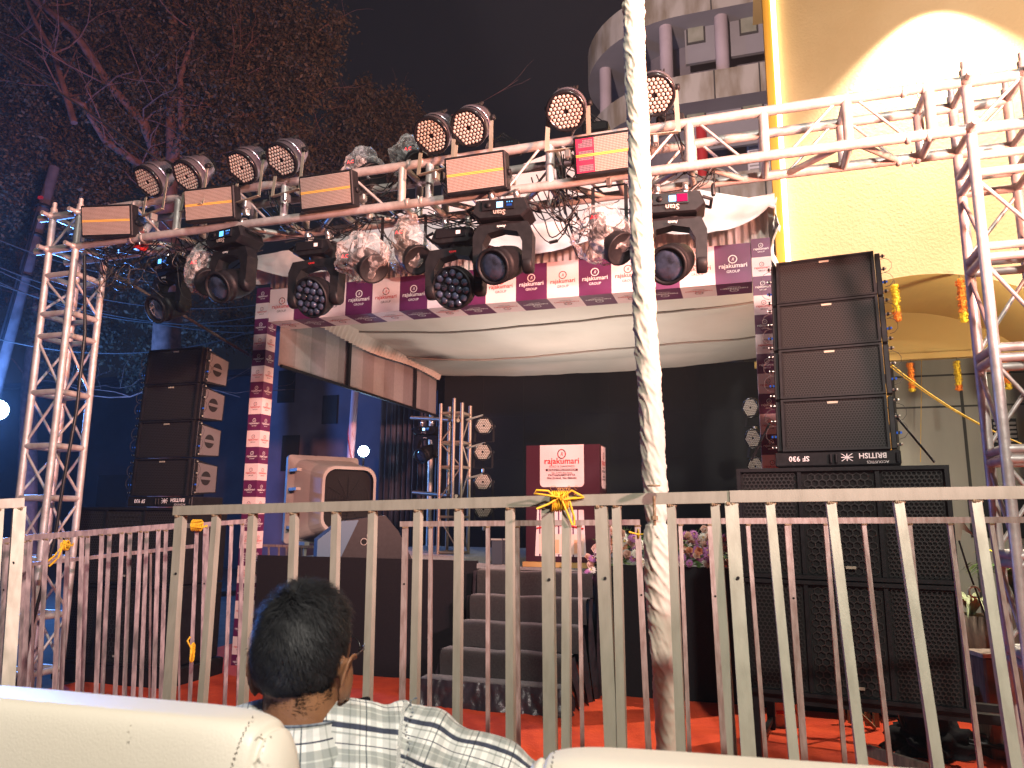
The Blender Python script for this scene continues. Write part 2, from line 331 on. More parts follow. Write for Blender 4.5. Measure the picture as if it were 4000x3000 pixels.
def droop(p0, p1, sag, n=10, jit=0, rnd=random):
    p0, p1 = V(p0), V(p1); out = []
    j = [V((rnd.uniform(-jit, jit), rnd.uniform(-jit, jit), rnd.uniform(-jit, jit))) for _ in range(3)]
    for i in range(n + 1):
        t = i / n; p = p0.lerp(p1, t); p.z -= sag * 4 * t * (1 - t)
        p += (j[0] * sin(pi * t) + j[1] * sin(2 * pi * t) + j[2] * sin(3 * pi * t)); out.append(p)
    return out
random.seed(7)
# ================================================================= ground
g = MB().quad((-60, -12, 0), (60, -12, 0), (60, 90, 0), (-60, 90, 0), 'asphalt').build('ground'); tag(g, kind='structure')
c_ = MB(); 
def cg(a, b):
    p = S(-5.6 + a * 9.6, 1.0 + b * 6.6, .012); p.z += .006 * noise.noise(p * 2.2) + .005 * noise.noise(p * 6); return p
c_.grid(cg, 80, 60, 'red'); o = c_.build('carpet'); tag(o, kind='structure')

# ================================================================= gold building
GB = thing('gold_building', 'tall gold textured building with arched porch and glowing corner strip', 'building', S(2, 8, 0))
VW = 8.0; SL = .47; AC, AR, AH = 1.72, 1.8, 1.30; ATOP = 3.84
mb = MB()
def arch(s): return ATOP - (AR - sqrt(max(0, AR * AR - (s - AC) ** 2)))
n = 40; sa, sb = AC - AH, AC + AH
sa = max(sa, SL + .02)
aS = [sa + (sb - sa) * i / n for i in range(n + 1)]
for i in range(n): mb.quad(S(aS[i], VW, arch(aS[i])), S(aS[i + 1], VW, arch(aS[i + 1])), S(aS[i + 1], VW, 11), S(aS[i], VW, 11), 'gold')
mb.quad(S(SL, VW, 0), S(sa, VW, 0), S(sa, VW, 11), S(SL, VW, 11), 'gold')
mb.quad(S(sb, VW, 0), S(9, VW, 0), S(9, VW, 11), S(sb, VW, 11), 'gold')
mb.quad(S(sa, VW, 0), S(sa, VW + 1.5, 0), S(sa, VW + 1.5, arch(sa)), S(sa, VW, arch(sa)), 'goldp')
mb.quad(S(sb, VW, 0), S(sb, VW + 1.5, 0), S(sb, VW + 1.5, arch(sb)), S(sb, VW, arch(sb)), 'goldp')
mb.quad(S(SL, VW + 6, 11), S(9, VW + 6, 11), S(9, VW, 11), S(SL, VW, 11), 'goldp')
mb.build('front_wall', GB)
mb = MB()
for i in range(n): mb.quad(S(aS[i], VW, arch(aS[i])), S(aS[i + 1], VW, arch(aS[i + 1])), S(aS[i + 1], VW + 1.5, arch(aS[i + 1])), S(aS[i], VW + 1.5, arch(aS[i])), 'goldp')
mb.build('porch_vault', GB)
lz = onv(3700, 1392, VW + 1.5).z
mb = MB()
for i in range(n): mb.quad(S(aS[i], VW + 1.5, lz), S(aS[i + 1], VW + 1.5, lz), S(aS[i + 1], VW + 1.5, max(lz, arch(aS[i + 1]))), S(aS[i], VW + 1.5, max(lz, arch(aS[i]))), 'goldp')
mb.box((0, 0, 0), (3.2, .10, .07), 'goldp', T=Matrix.Translation(S(AC, VW + 1.44, lz)) @ RS)
mb.build('lintel', GB)
mb = MB()
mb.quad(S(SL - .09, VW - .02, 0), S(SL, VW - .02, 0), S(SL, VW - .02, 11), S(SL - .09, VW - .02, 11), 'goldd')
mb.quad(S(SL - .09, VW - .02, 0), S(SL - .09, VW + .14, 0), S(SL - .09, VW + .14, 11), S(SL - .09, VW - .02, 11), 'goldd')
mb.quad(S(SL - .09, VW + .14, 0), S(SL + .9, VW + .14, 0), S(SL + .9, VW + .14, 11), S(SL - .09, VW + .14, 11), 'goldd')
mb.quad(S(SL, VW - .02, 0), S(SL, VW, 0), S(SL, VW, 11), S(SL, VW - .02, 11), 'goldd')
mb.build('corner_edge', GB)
MB().box((0, 0, 6.8), (.05, .03, 6.9), 'strip', T=Matrix.Translation(S(SL + .02, VW - .045, 0)) @ RS).build('light_strip', GB)
mb = MB(); bw = VW + 2.6
mb.quad(S(.0, bw, 0), S(9, bw, 0), S(9, bw, 4.6), S(.0, bw, 4.6), 'greyt'); mb.build('clad_wall', GB)
mb = MB(); jw = bw - .006
def jl(x0, y0, x1, y1, wd):
    a, b = onv(x0, y0, jw), onv(x1, y1, jw); d = (b - a).normalized(); k = d.cross(W).normalized() * wd / 2
    mb.quad(a - k, b - k, b + k, a + k, 'joint')
for x0, x1 in ((3480, 3492), (3742, 3788)):
    a = onv(x0, 1405, jw); b = V((a.x, a.y, 0)); k = U * .018; mb.quad(a - k, b - k, b + k, a + k, 'joint')
for y in (1465, 1588):
    p = onv(3700, y, jw).z; mb.quad(S(.0, jw, p - .012), S(9, jw, p - .012), S(9, jw, p + .012), S(.0, jw, p + .012), 'joint')
mb.build('wall_joints', GB)
mb = MB()
vp = onv(3925, 1692, bw - .01)
for i in range(5): mb.box((0, -.02, -.1 + i * .055), (.24, .03, .03), 'grey', T=Matrix.Translation(vp) @ RS)
mb.box((0, 0, 0), (.27, .012, .36), 'void', T=Matrix.Translation(vp) @ RS)
mb.build('wall_vent', GB)
vp = onv(3950, 2020, bw - .01)
mb = MB().box((0, 0, 0), (.9, .02, .5), 'pane', T=Matrix.Translation(vp) @ RS); mb.build('window', GB)

# ================================================================= curved concrete building
CB = thing('curved_building', 'stained grey building with rounded balconies and round columns behind the truss', 'building', S(0, 18, 0))
V0 = 16.0; SC0 = -1.0; RR = 2.75
def path(off=0, n=26, send=6):
    r = RR - off; pts = [(send, V0 + off)]
    pts.append((SC0, V0 + off))
    for i in range(1, n + 1):
        a_ = pi * i / n; pts.append((SC0 - r * sin(a_), V0 + RR - r * cos(a_)))
    pts.append((send, V0 + 2 * RR - off)); return pts
def band(z0, z1, off, m, name=None, mbx=None):
    mb = mbx or MB(); p = path(off)
    for (a, b), (c, d) in zip(p, p[1:]): mb.quad(S(a, b, z0), S(c, d, z0), S(c, d, z1), S(a, b, z1), m)
    if name: mb.build(name, CB)
    return mb
def slab(z, off, m, mb):
    p = path(off)[:-1]; q = [S(a, b, z) for a, b in p]; h = len(q) // 2
    mb.add(q, [list(range(len(q)))], m)
zb = [(10.72, 11.42), (12.95, 13.75), (8.2, 8.9)]
for z0, z1 in zb:
    mb = band(z0, z1, 0, 'conc')
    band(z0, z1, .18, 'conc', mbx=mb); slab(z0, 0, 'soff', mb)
    p = path(0)
    for s_ in (4.6, 2.6, .62, -.35): mb.box((0, 0, (z0 + z1) / 2), (.03, .02, z1 - z0), 'joint', T=Matrix.Translation(S(s_, V0 - .005, 0)) @ RS)
    mb.build('balcony', CB)
mb = band(0, 14.5, 1.25, 'facade'); mb.build('wall', CB)
mb = MB()
for z in (7.4, 9.8, 12.05):
    p = path(1.235)
    for (a, b), (c, d) in zip(p, p[1:]): mb.quad(S(a, b, z), S(c, d, z), S(c, d, z + .035), S(a, b, z + .035), 'joint')
mb.build('wall_joints', CB)
for x in (2605, 2825):                       # round columns between the balconies
    b = onv(x, 280, V0 + .35); MB().tube([(b.x, b.y, 11.42), (b.x, b.y, 12.95)], .155, 'col', 14).build('column', CB)
for a_ in (28, 62):
    a_ = radians(a_); r = RR - .35; b = S(SC0 - r * sin(a_), V0 + RR - r * cos(a_), 0)
    MB().tube([(b.x, b.y, 11.3), (b.x, b.y, 12.95)], .155, 'col', 14).build('column', CB)
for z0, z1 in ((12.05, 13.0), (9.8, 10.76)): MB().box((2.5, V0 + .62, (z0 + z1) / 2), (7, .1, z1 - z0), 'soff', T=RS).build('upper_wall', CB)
for x, y, wd, h in ((2717, 118, .36, .62), (2923, 80, .34, .62), (2716, 425, .40, .5), (2938, 392, .42, .5)):
    p = onv(x, y, V0 + .55); T = Matrix.Translation(p) @ RS
    fr_ = MB().box((0, .02, 0), (wd + .08, .03, h + .08), 'joint', T=T).build('window', CB)
    MB().box((0, -.01, -h * .18), (wd, .02, h * .62), 'pane2', T=T).build('lower_pane', fr_)
    MB().box((0, -.01, h * .33), (wd, .02, h * .32), 'pane', T=T).build('upper_pane', fr_)
b = onv(2745, 640, V0 + .6)
MB().tube([(b.x, b.y, 0), (b.x, b.y, 10.5)], .13, 'redp', 12).build('drain_pipe', CB)
b = onv(2318, 385, V0 + 2.2); MB().tube([(b.x, b.y, 8.9), (b.x, b.y, 11.3)], .12, 'redp', 12).build('drain_pipe', CB)
mb = MB(); p = onv(2965, 640, V0 + 1.1); T = Matrix.Translation(p) @ RS
mb.box((0, 0, 0), (.5, .25, .9), 'white', T=T, ch=.02)
for i in range(9): mb.box((0, -.135, -.36 + i * .09), (.42, .012, .03), 'grey', T=T)
o = mb.build('air_conditioner'); tag(o, 'white air conditioner unit on the grey facade behind the truss', 'air conditioner')
mb = MB()
for i in range(12):
    p = onv(2880 + i * 12, 800, V0 + .25); mb.tube([(p.x, p.y, 7.6), (p.x, p.y, 8.75)], .015, 'joint', 4)
o = mb.build('balcony_railing'); tag(o, 'dark metal railing on the lower balcony beside the gold building', 'railing')

# ================================================================= dark buildings and curtain on the left
b1 = thing('plain_building', 'dusty purple grey building with dark windows behind the left column', 'building', S(-6, 13.5, 0))
mb = MB(); s0 = sv(onv(1040, 1600, 13.5))[0]; s1 = sv(onv(1500, 1600, 13.5))[0]
mb.box(((s0 + s1) / 2, 14.5, 2.9), (s1 - s0, 2, 5.8), 'lilac', T=RS); mb.build('wall', b1)
for x, y, wd, h in ((1135, 1770, .4, .75), (1120, 1510, .4, .7), (1290, 1600, .35, .6)):
    MB().box((0, 0, 0), (wd, .06, h), 'pane', T=Matrix.Translation(onv(x, y, 13.49)) @ RS).build('window', b1)
b2 = thing('low_building', 'dark low building across the street at the left, lit faintly blue', 'building', S(-13, 17, 0))
mb = MB(); mb.box((-15.5, 18, 2.6), (15, 2, 5.2), 'darkw', T=RS); mb.box((-15.5, 17.9, 5.25), (15.4, 2.4, .14), 'darkw', T=RS); mb.build('wall', b2)
for k in range(5):
    MB().box((-20 + k * 2.6, 16.99, 1.9), (1.1, .04, 1.2), 'pane', T=RS).build('window', b2)
ss0 = sv(onv(1478, 1800, 11.4))[0]; ss1 = sv(onv(1716, 1800, 11.4))[0]
def cur(a, b):
    s = ss0 + (ss1 - ss0) * a; return S(s, 11.4 + .07 * sin(a * 70) + .03 * sin(a * 151 + 1) , .2 + b * 3.3)
o = MB().grid(cur, 200, 6, 'curtain').build('stage_curtain'); tag(o, 'dark blue pleated curtain hanging beside the big screen', 'curtain')
for n_, (x0, y0, x1, y1) in enumerate(((1387, 1530, 1366, 1830),)):
    a, b = onv(x0, y0, 10.9), onv(x1, y1, 10.9); d = (b - a) / (b.z - a.z)
    a = a + d * (3.6 - a.z); b = b + d * (0 - b.z)
    t = thing('wrapped_post', 'pink cloth wrapped post with a cord spiralling down, beside the small floodlight', 'post', b)
    MB().tube([b, a], .062, 'pinkc', 12).build('shaft', t)
    MB().tube([a.lerp(b, i / 30) + V((cos(i * .5), sin(i * .5), 0)) * .066 for i in range(31)], .008, 'redp', 5).build('cord', t)
def floodlight(p, r, label, face, hstand):
    t = thing('floodlight', label, 'floodlight', (p.x, p.y, 0))
    ax = (V(face) - p).normalized(); ax.z = 0; ax.normalize()
    MB().box((0, 0, 0), (r * 1.5, r * .8, r * 1.5), 'black', T=Matrix.Translation(p - ax * r * .55) @ ax.to_track_quat('Y', 'Z').to_matrix().to_4x4(), ch=r * .1).build('housing', t)
    MB().ball(p + ax * r * .1, r, 'lampw').build('lens', t)
    MB().tube([(p.x, p.y, 0), (p.x, p.y, p.z - r)], .02, 'black').build('stand', t)
floodlight(onv(1420, 1763, 10.8), .09, 'small blue white floodlight glaring beside the pink post', CP, 1)
floodlight(onv(-12, 1602, 8.5), .16, 'glaring blue white floodlight at the left edge behind the truss tower', CP, 1)

# ================================================================= stage
st = thing('stage_platform', 'dark raised stage platform under the white canopy', 'stage', S(-2, 8, 0))
SZ = .98; FV = 6.34
MB().box((-2.05, (FV + .03 + 10.7) / 2, SZ - .06), (5.5, 10.7 - FV - .03, .12), 'carpetg', T=RS).build('deck', st)
mb = MB()
for s_ in (-4.5, -3.3, -2.4, -1.2, -.2, .6):
    for v_ in (6.6, 8.6, 10.5): mb.box((s_, v_, SZ / 2 - .06), (.05, .05, SZ - .12), 'black', T=RS)
mb.build('support_legs', st)
def panel(s0, s1, label, v_=FV):
    mb = MB(); n = 30
    def f(a, b): return S(s0 + (s1 - s0) * a, v_ + .004 * noise.noise(V((a * 9, b * 6, s0))), .01 + 1.035 * b)
    mb.grid(f, n, 8, 'stageblk'); mb.box(((s0 + s1) / 2, v_ + .025, 1.035), (s1 - s0, .04, .02), 'stageblk', T=RS)
    o = mb.build('stage_skirt'); tag(o, label, 'stage skirt')
panel(-4.62, -2.34, 'plain black panel closing the stage front left of the steps')
panel(-1.28, 1.0, 'plain black panel closing the stage front right of the steps')
# steps
stp = thing('stage_steps', 'grey carpeted steps with black satin sides leading up to the stage', 'steps', S(-2, 5.9, 0))
L_ = [(-2.52, -1.38), (-2.42, -1.37), (-2.33, -1.33), (-2.30, -1.30), (-2.30, -1.28)]
vf = [5.58, 5.74, 5.91, 6.07, 6.24]
for i in range(5):
    z1 = .196 * (i + 1); z0 = .196 * i; a, b = L_[i]; v1 = vf[i]; v2 = vf[i + 1] if i < 4 else FV + .1
    mb = MB()
    prof = [(v1 + .012, z0 - .004), (v1 + .004, z0 + .10), (v1 - .002, z1 - .045), (v1 + .010, z1 - .014), (v1 + .045, z1 - .001), (v2 + .03, z1 - .006)]
    def f(x, y, prof=prof, a=a, b=b):
        k = y * (len(prof) - 1); j = min(int(k), len(prof) - 2); t = k - j; v_ = prof[j][0] * (1 - t) + prof[j + 1][0] * t; z_ = prof[j][1] * (1 - t) + prof[j + 1][1] * t
        return S(a + (b - a) * x, v_ + .022 * noise.noise(V((x * 5, i * 3., prof[j][1] * 6))), z_ + .012 * noise.noise(V((x * 4, i * 2., 5))))
    if i > 0: mb.grid(f, 30, 5, 'carpetg')
    else:
        def f0(x, y, a=a, b=b): 
            return S(a - .02 + (b - a + .04) * x, v1 - .04 * (1 - y) - .02 * abs(sin(x * 23 + 2 * sin(x * 7 + y * 2))) * (1.2 - y) + .015 * noise.noise(V((x * 30, y * 3, 1))), .012 + (z1 - .012) * y)
        mb.grid(f0, 90, 6, 'satin'); mb.grid(lambda x, y: S(a + (b - a) * x, v1 + (v2 - v1 + .01) * y, z1 + .002 - .01 * (1 - y) ** 8), 12, 8, 'carpetg')
    mb.build('step', stp)
for sd in (0, 1):
    mb = MB()
    for i in range(5):
        s_ = L_[i][sd]; dx = -.012 if sd == 0 else .012; z1 = .196 * (i + 1) - .01; v1 = vf[i]; v2 = vf[i + 1] if i < 4 else FV
        mb.grid(lambda x, y, s_=s_, dx=dx, v1=v1, v2=v2, z1=z1: S(s_ + dx + (.05 * (1 - y) + .02 * sin(x * 6 + y * 4 + i)) * (-1 if sd == 0 else 1), v1 + (v2 - v1) * x, .012 + (z1 - .012) * y), 8, 8, 'satin')
    mb.build('satin_side', stp)
# big LED wall
lw = thing('video_wall', 'big black switched off video wall across the back of the stage', 'video wall', S(-2, 10.5, SZ))
mb = MB(); mb.box((-1.92, 10.56, (SZ + 3.55) / 2), (5.06, .1, 3.55 - SZ), 'ledwall', T=RS); mb.build('screen', lw)
mb = MB()
for k in range(1, 8): mb.box((-4.45 + k * .64, 10.508, (SZ + 3.55) / 2), (.004, .004, 3.55 - SZ - .02), 'void', T=RS)
for k in range(1, 4): mb.box((-1.92, 10.507, SZ + k * .64), (5.04, .004, .004), 'void', T=RS)
mb.build('cabinet_seams', lw)

# ================================================================= canopy
CAN = thing('stage_canopy', 'white fabric tent canopy with scalloped border over the stage', 'canopy', S(-2.3, 8.4, 0))
E0, E1, EV0, EV1 = -4.78, .30, 6.12, 10.8; EZ = 4.02
pk = V((-2.0, 8.4, 5.98))
mb = MB()
def roof(a, b):                      # a around, b up
    per = a * 4; k = int(per) % 4; t = per - int(per)
    cs = [(E0, EV0), (E1, EV0), (E1, EV1), (E0, EV1), (E0, EV0)]
    s = cs[k][0] * (1 - t) + cs[k + 1][0] * t; v_ = cs[k][1] * (1 - t) + cs[k + 1][1] * t
    q = b; s2 = s + (pk.x - s) * q; v2 = v_ + (pk.y - v_) * q
    z = EZ + (pk.z - EZ) * q ** 1.15 - .25 * sin(pi * t) * sin(pi * q) * .8 + .05 * noise.noise(V((s2 * 1.6, v2 * 1.6, 0)))
    return S(s2, v2, z)
mb.grid(roof, 120, 18, 'cloth'); mb.build('roof_cloth', CAN)
mb = MB()
def scal(s, y, vv, top=EZ + .02):
    sc = abs(sin((s - E0) / 1.27 * pi + .25 * sin(s * 2))) ** .8; z = (top + .05 * noise.noise(V((s * 1.3, 0, 3)))) * (1 - y) + y * (3.95 - .19 * sc)
    return z, .035 * sin(s * 7 + y) * y + .05 * y * noise.noise(V((s * 3.1, y * 2, 2))) + .02 * noise.noise(V((s * 9, y * 5, 2)))
def f1(a, b):
    s = E0 + (E1 - E0) * a; z, d = scal(s, b, 0); return S(s, EV0 - .02 + d - .02 * b, z)
mb.grid(f1, 200, 10, 'cloth')
def f2(a, b):
    v_ = EV0 + (EV1 - EV0) * a; z, d = scal(v_, b, 0); return S(E0 - .01 + d, v_, z)
mb.grid(f2, 160, 8, 'cloth')
def f3(a, b):
    v_ = EV0 + (EV1 - EV0) * a; z, d = scal(v_, b, 0); return S(E1 + .01 + d, v_, z)
mb.grid(f3, 160, 8, 'cloth'); mb.build('scalloped_border', CAN)
mb = MB()
def pl(a, b):
    s = E0 + .05 + (E1 - E0 - .1) * a; return S(s, 6.40 + .018 * sin(s * 95) + .01 * sin(s * 41), 3.66 + .42 * b)
mb.grid(pl, 620, 2, 'pleat'); mb.build('pleated_backing', CAN)
# ceiling cloth
def ceil(a, b):
    s = -4.62 + 4.82 * a; v_ = 6.72 + 3.85 * b
    e = min(1, min(a, 1 - a) * 9) ; z = 3.72 - .13 * sin(pi * a) ** .7 * (0.5 + .5 * abs(sin(b * pi * 2.4))) - .10 * b + .03 * noise.noise(V((s * .9, v_ * .9, 0))) + .008 * noise.noise(V((s * 4, v_ * 2, 7)))
    return S(s, v_, z)
MB().grid(ceil, 90, 90, 'ceil').build('ceiling_cloth', CAN)
mb = MB()
for b_ in (.30, .66): mb.tube([ceil(i / 60, b_ + .03 * sin(i * .12)) - V((0, 0, .012)) for i in range(61)], .012, 'seam', 5)
mb.build('ceiling_rope', CAN)
def frl(a, b):
    v_ = 6.55 + 4.0 * a; k = .5 + .5 * sin(v_ * 70 + .6 * sin(v_ * 11)); return S(-4.58 + .03 * k * (1.1 - b) + .10 * b, v_, 3.52 + .03 * sin(v_ * 2.1) + .19 * b)
MB().grid(frl, 460, 5, 'pleat').build('gathered_frill', CAN)
for nm, s_, v_ in (('a', -4.7, 10.6), ('b', .2, 10.6)):
    MB().tube([S(s_, v_, 0), S(s_, v_, 3.9)], .04, 'alu', 10).build('rear_post', CAN)
# printed tiles ----------------------------------------------------
def logo(mb, o, ex, ey, r, ink, acc=None, rr=True):
    n = 11
    for k in range(n):
        a = 2 * pi * k / n; c = V((cos(a), sin(a))); t = V((-sin(a), cos(a)))
        q = [c * .80 - t * .10, c * 1.0 + t * .02, c * .88 + t * .36, c * .74 + t * .16]
        q2 = [c * .78 - t * .30, c * .98 - t * .16, c * .96 + t * .0, c * .72 - t * .08]
        for i_, pp in enumerate((q, q2)): mb.quad(*[o + ex * (p.x * r) + ey * (p.y * r) for p in pp], (acc or ink) if (k % 3 == 0) else ink)
    if rr: mb.text('R', o - ey * r * .36 + ex * r * .0, ex + ey * 0, ey + ex * .3, r * 1.0, acc or ink, 0)
def ptile(mb, o, ex, ey, w_, h_, dark, nrm, sc=1.0):
    m = 'purple' if dark else 'paper'
    mb.quad(o, o + ex * w_, o + ex * w_ + ey * h_, o + ey * h_, m)
    q = o + nrm * .002; k = w_
    logo(mb, q + ex * w_ * .5 + ey * h_ * .5 + ey * k * .13, ex, ey, k * .13, 'whtink' if dark else 'blkink', None if dark else 'redink')
    mb.text('rajakumari', q + ex * w_ * .5 + ey * (h_ * .5 - k * .12), ex, ey, k * .186, 'whtink' if dark else 'redink', .012)
    mb.text('GROUP', q + ex * w_ * .5 + ey * (h_ * .5 - k * .27), ex, ey, k * .11, 'whtink' if dark else 'blkink', .004)
VL = thing('printed_valance', 'boxed banner beam printed in white and purple logo squares under the canopy edge', 'banner', S(-2.3, FV, 3.4))
ZV0, ZV1 = 3.395, 3.74; Ztop = Vz = None
nt_ = 16; wt = (.095 + 4.66) / nt_; ez = V((0, 0, 1))
mb = MB(); mbb = MB()
for k in range(nt_):
    ptile(mb, S(-4.66 + k * wt, FV - .02, ZV0), U, ez, wt, ZV1 - ZV0, k % 2 == 1, -W)
    ptile(mbb, S(-4.66 + k * wt, FV - .02, ZV0), U, W, wt, .34, k % 2 == 1, -ez)
mb.quad(S(-4.66, FV - .02, ZV1), S(.095, FV - .02, ZV1), S(.095, FV + .32, ZV1), S(-4.66, FV + .32, ZV1), 'sideb')
mb.quad(S(-4.66, FV + .32, ZV0), S(.095, FV + .32, ZV0), S(.095, FV + .32, ZV1), S(-4.66, FV + .32, ZV1), 'sideb')
# the printed sheet wrinkles near its left end
rf = random.Random(3)
mb.build('front_face', VL); mbb.build('underside', VL)
def column(sl, label, first, lean=0):
    t = thing('banner_column', label, 'column', S(sl, FV, 0)); wd = .155; th = .166; z = 3.765
    mb = MB(); ms = MB(); k = 0
    T = Matrix.Identity(4)
    while z > .02:
        h = min(th, z - .005); zz = z - h
        if h > .10:
            ptile(mb, S(sl, FV - .03, zz), U, ez, wd, h, (k + first) % 2 == 0, -W)
            ptile(ms, S(sl + wd, FV - .03, zz), W, ez, wd, h, (k + first) % 2 == 0, U)
            ptile(ms, S(sl, FV - .03 + wd, zz), -W, ez, wd, h, (k + first) % 2 == 0, -U)
        else:
            mb.quad(S(sl, FV - .03, zz), S(sl + wd, FV - .03, zz), S(sl + wd, FV - .03, z), S(sl, FV - .03, z), 'paper')
        z = zz; k += 1
    mb.quad(S(sl, FV - .03, 3.765), S(sl + wd, FV - .03, 3.765), S(sl + wd, FV - .03 + wd, 3.765), S(sl, FV - .03 + wd, 3.765), 'purple')
    mb.build('front_face', t); ms.build('side_faces', t)
column(-4.82, 'square column wrapped in purple and white logo squares, left end of the stage', 0)
column(.10, 'square column wrapped in purple and white logo squares, behind the right loudspeaker array', 0)
# back of the side banner inside
SB = thing('side_banner', 'long pale striped banner seen from behind, along the inner left side of the stage', 'banner', S(-4.63, 8.5, 3))
mb = MB(); n = 14; v0, v1 = 6.5, 10.62
vv = v0; k = 0
while vv < v1 - .01:
    wv = .30 if k % 2 == 0 else .29; w2 = min(wv, v1 - vv)
    mb.quad(S(-4.64, vv, 2.97), S(-4.64, vv + w2, 2.97), S(-4.64, vv + w2, 3.62), S(-4.64, vv, 3.62), 'sideb' if k % 2 else 'sided'); 
    vv += wv; k += 1
mb.build('printed_cloth', SB)
for x in (1360, 1622):
    v_ = sv(ons(x, 1500, -4.6))[1]; MB().box((-4.60, v_, 3.3), (.03, .05, .66), 'black', T=RS).build('batten', SB)
MB().box((-4.61, 8.56, 2.965), (.03, 4.1, .03), 'black', T=RS).build('bottom_rail', SB)
# ================================================================= trusses
def weldring(mb, p, d, r): mb.lathe([(r * 1.0, -.010), (r * 1.16, -.005), (r * 1.16, .005), (r * 1.0, .010)], 'alu', p, d, 10)
TR = thing('lighting_truss', 'long aluminium box truss spanning above the stage front, loaded with lights', 'truss', S(-2, 4.33, 3.6))
TV0, TV1, TZ0, TZ1 = 4.2, 4.47, 3.475, 3.75; R0 = .030
sL, sR = -5.30, 1.30
for v_, z_ in ((TV0, TZ0), (TV0, TZ1), (TV1, TZ0), (TV1, TZ1)):
    mb = MB(); mb.tube([S(sL + (sR - sL) * i / 8, v_, z_ + .006 * sin(i * 1.1)) for i in range(9)], R0, 'alu', 12); mb.build('chord', TR)
nodes = [-4.42, -3.95, -3.49, -3.03, -2.58, -2.12, -1.92, -1.51, -1.10, -.68, -.25, .17, .61, 1.02]
for s_ in nodes:
    for v_ in (TV0, TV1):
        mb = MB().tube([S(s_, v_, TZ0), S(s_, v_, TZ1)], .028, 'alu', 10); weldring(mb, S(s_, v_, TZ0 + R0), ez, .024); weldring(mb, S(s_, v_, TZ1 - R0), ez, .024); mb.build('upright', TR)
    for z_ in (TZ0, TZ1):
        MB().tube([S(s_, TV0, z_), S(s_, TV1, z_)], .022, 'alu', 10).build('crossbar', TR)
allN = [-4.86] + nodes
for i, (a, b) in enumerate(zip(allN, allN[1:])):
    if b - a < .3: continue
    x0, x1 = (a + .05, b - .12) if i % 2 else (b - .05, a + .12)
    for v_ in (TV0, TV1): MB().tube([S(x0, v_, TZ1), S(x1, v_, TZ0)], .0095, 'alu', 6).build('diagonal', TR)
    MB().tube([S(x0, TV0, TZ0), S(x1, TV1, TZ0)], .019, 'alu', 8).build('bottom_brace', TR)
for s_ in (-2.02, -4.3, .95):
    for v_, z_ in ((TV0, TZ0), (TV0, TZ1), (TV1, TZ0)):
        mb = MB()
        for d in (-.05, .05): mb.lathe([(R0, -.012), (R0 + .004, -.008), (R0 + .004, .008), (R0, .012)], 'alu', S(s_ + d, v_, z_), U, 12)
        mb.tube([S(s_ + .02, v_, z_ - .045), S(s_ + .02, v_, z_ + .045)], .005, 'chrome2', 6); mb.build('sleeve', TR)
def tower(name, label, s0, s1, rungs, pairs, top):
    t = thing('truss_tower', label, 'truss tower', S((s0 + s1) / 2, 4.33, 0)); c = [(s0, TV0), (s1, TV0), (s1, TV1), (s0, TV1)]
    for s_, v_ in c:
        mb = MB().tube([S(s_, v_, .02), S(s_, v_, top)], .026, 'alu', 12); mb.tube([S(s_, v_, top), S(s_, v_, top + .05)], .017, 'alu', 8); mb.build('leg', t)
    for z_ in rungs:
        mb = MB()
        for (a, b), (e, f) in zip(c, c[1:] + c[:1]): mb.tube([S(a, b, z_), S(e, f, z_)], .023, 'alu', 10)
        mb.build('rung_frame', t)
    zz = sorted(rungs)
    for i, (a, b) in enumerate(zip(zz, zz[1:])):
        if b - a < .2: continue
        mb = MB()
        for (p, q), (e, f) in zip(c, c[1:] + c[:1]):
            if i % 2: (p, q), (e, f) = (e, f), (p, q)
            mb.tube([S(p, q, a + .03), S(e, f, b - .03)], .011, 'alu', 6)
        mb.build('diagonal', t)
    mb = MB()
    for z_ in (TZ0, TZ1):
        for v_ in (TV0, TV1): mb.tube([S(s0 - .12, v_, z_), S(s0, v_, z_)], .018, 'alu', 8)
        for s_ in (s0, s1): mb.tube([S(s_, TV0 - .10, z_), S(s_, TV0, z_)], .018, 'alu', 8); mb.lathe([(.019, 0), (.03, .02), (.03, .05)], 'alu', S(s_, TV0 - .05, z_), W, 10)
    for v_ in (TV0, TV1):
        for z_ in (TZ0, TZ1): mb.tube([S(s0, v_, z_), S(s1, v_, z_)], R0, 'alu', 10)
    for z_ in (TZ0, TZ1):
        for s_ in (s0, s1): mb.tube([S(s_, TV0, z_), S(s_, TV1, z_)], .02, 'alu', 8)
    for v_ in (TV0, TV1): mb.tube([S(s0, v_, TZ0), S(s1, v_, TZ1)], .010, 'alu', 6)
    mb.build('corner_block', t)
    MB().box(((s0 + s1) / 2, 4.335, .012), (.6, .6, .02), 'alu', T=RS).build('base_plate', t)
    return t
rl = [onv(210, y, 4.2).z for y in (1075, 1225, 1310, 1530, 1740, 1945, 2190, 2420, 2650)]
rr_ = [onv(3850, y, 4.2).z for y in (605, 672, 962, 1005, 1360, 1400, 1755, 1795, 2170, 2205, 2560, 2600)]
TL = tower('left', 'aluminium truss tower standing at the left end of the lighting truss', -5.17, -4.90, rl, 0, 3.82)
TRt = tower('right', 'aluminium truss tower standing at the right end, in front of the gold wall', 1.20, 1.47, rr_, 0, 3.82)

# ================================================================= fixtures
def place(t, target, off, rot, label, group=None, first=None):
    o = t if first else None
    loc = V(target) - (rot.to_3x3() @ V(off))
    if first: t.matrix_basis = Matrix.Translation(loc) @ rot; t['label'] = label; t['group'] = group; return t
    return dup(t, loc, rot, label, group)
PSC = Matrix.Scale(1.09, 4)
def RY(yaw): return Matrix.Rotation(-A + radians(yaw), 4, 'Z')
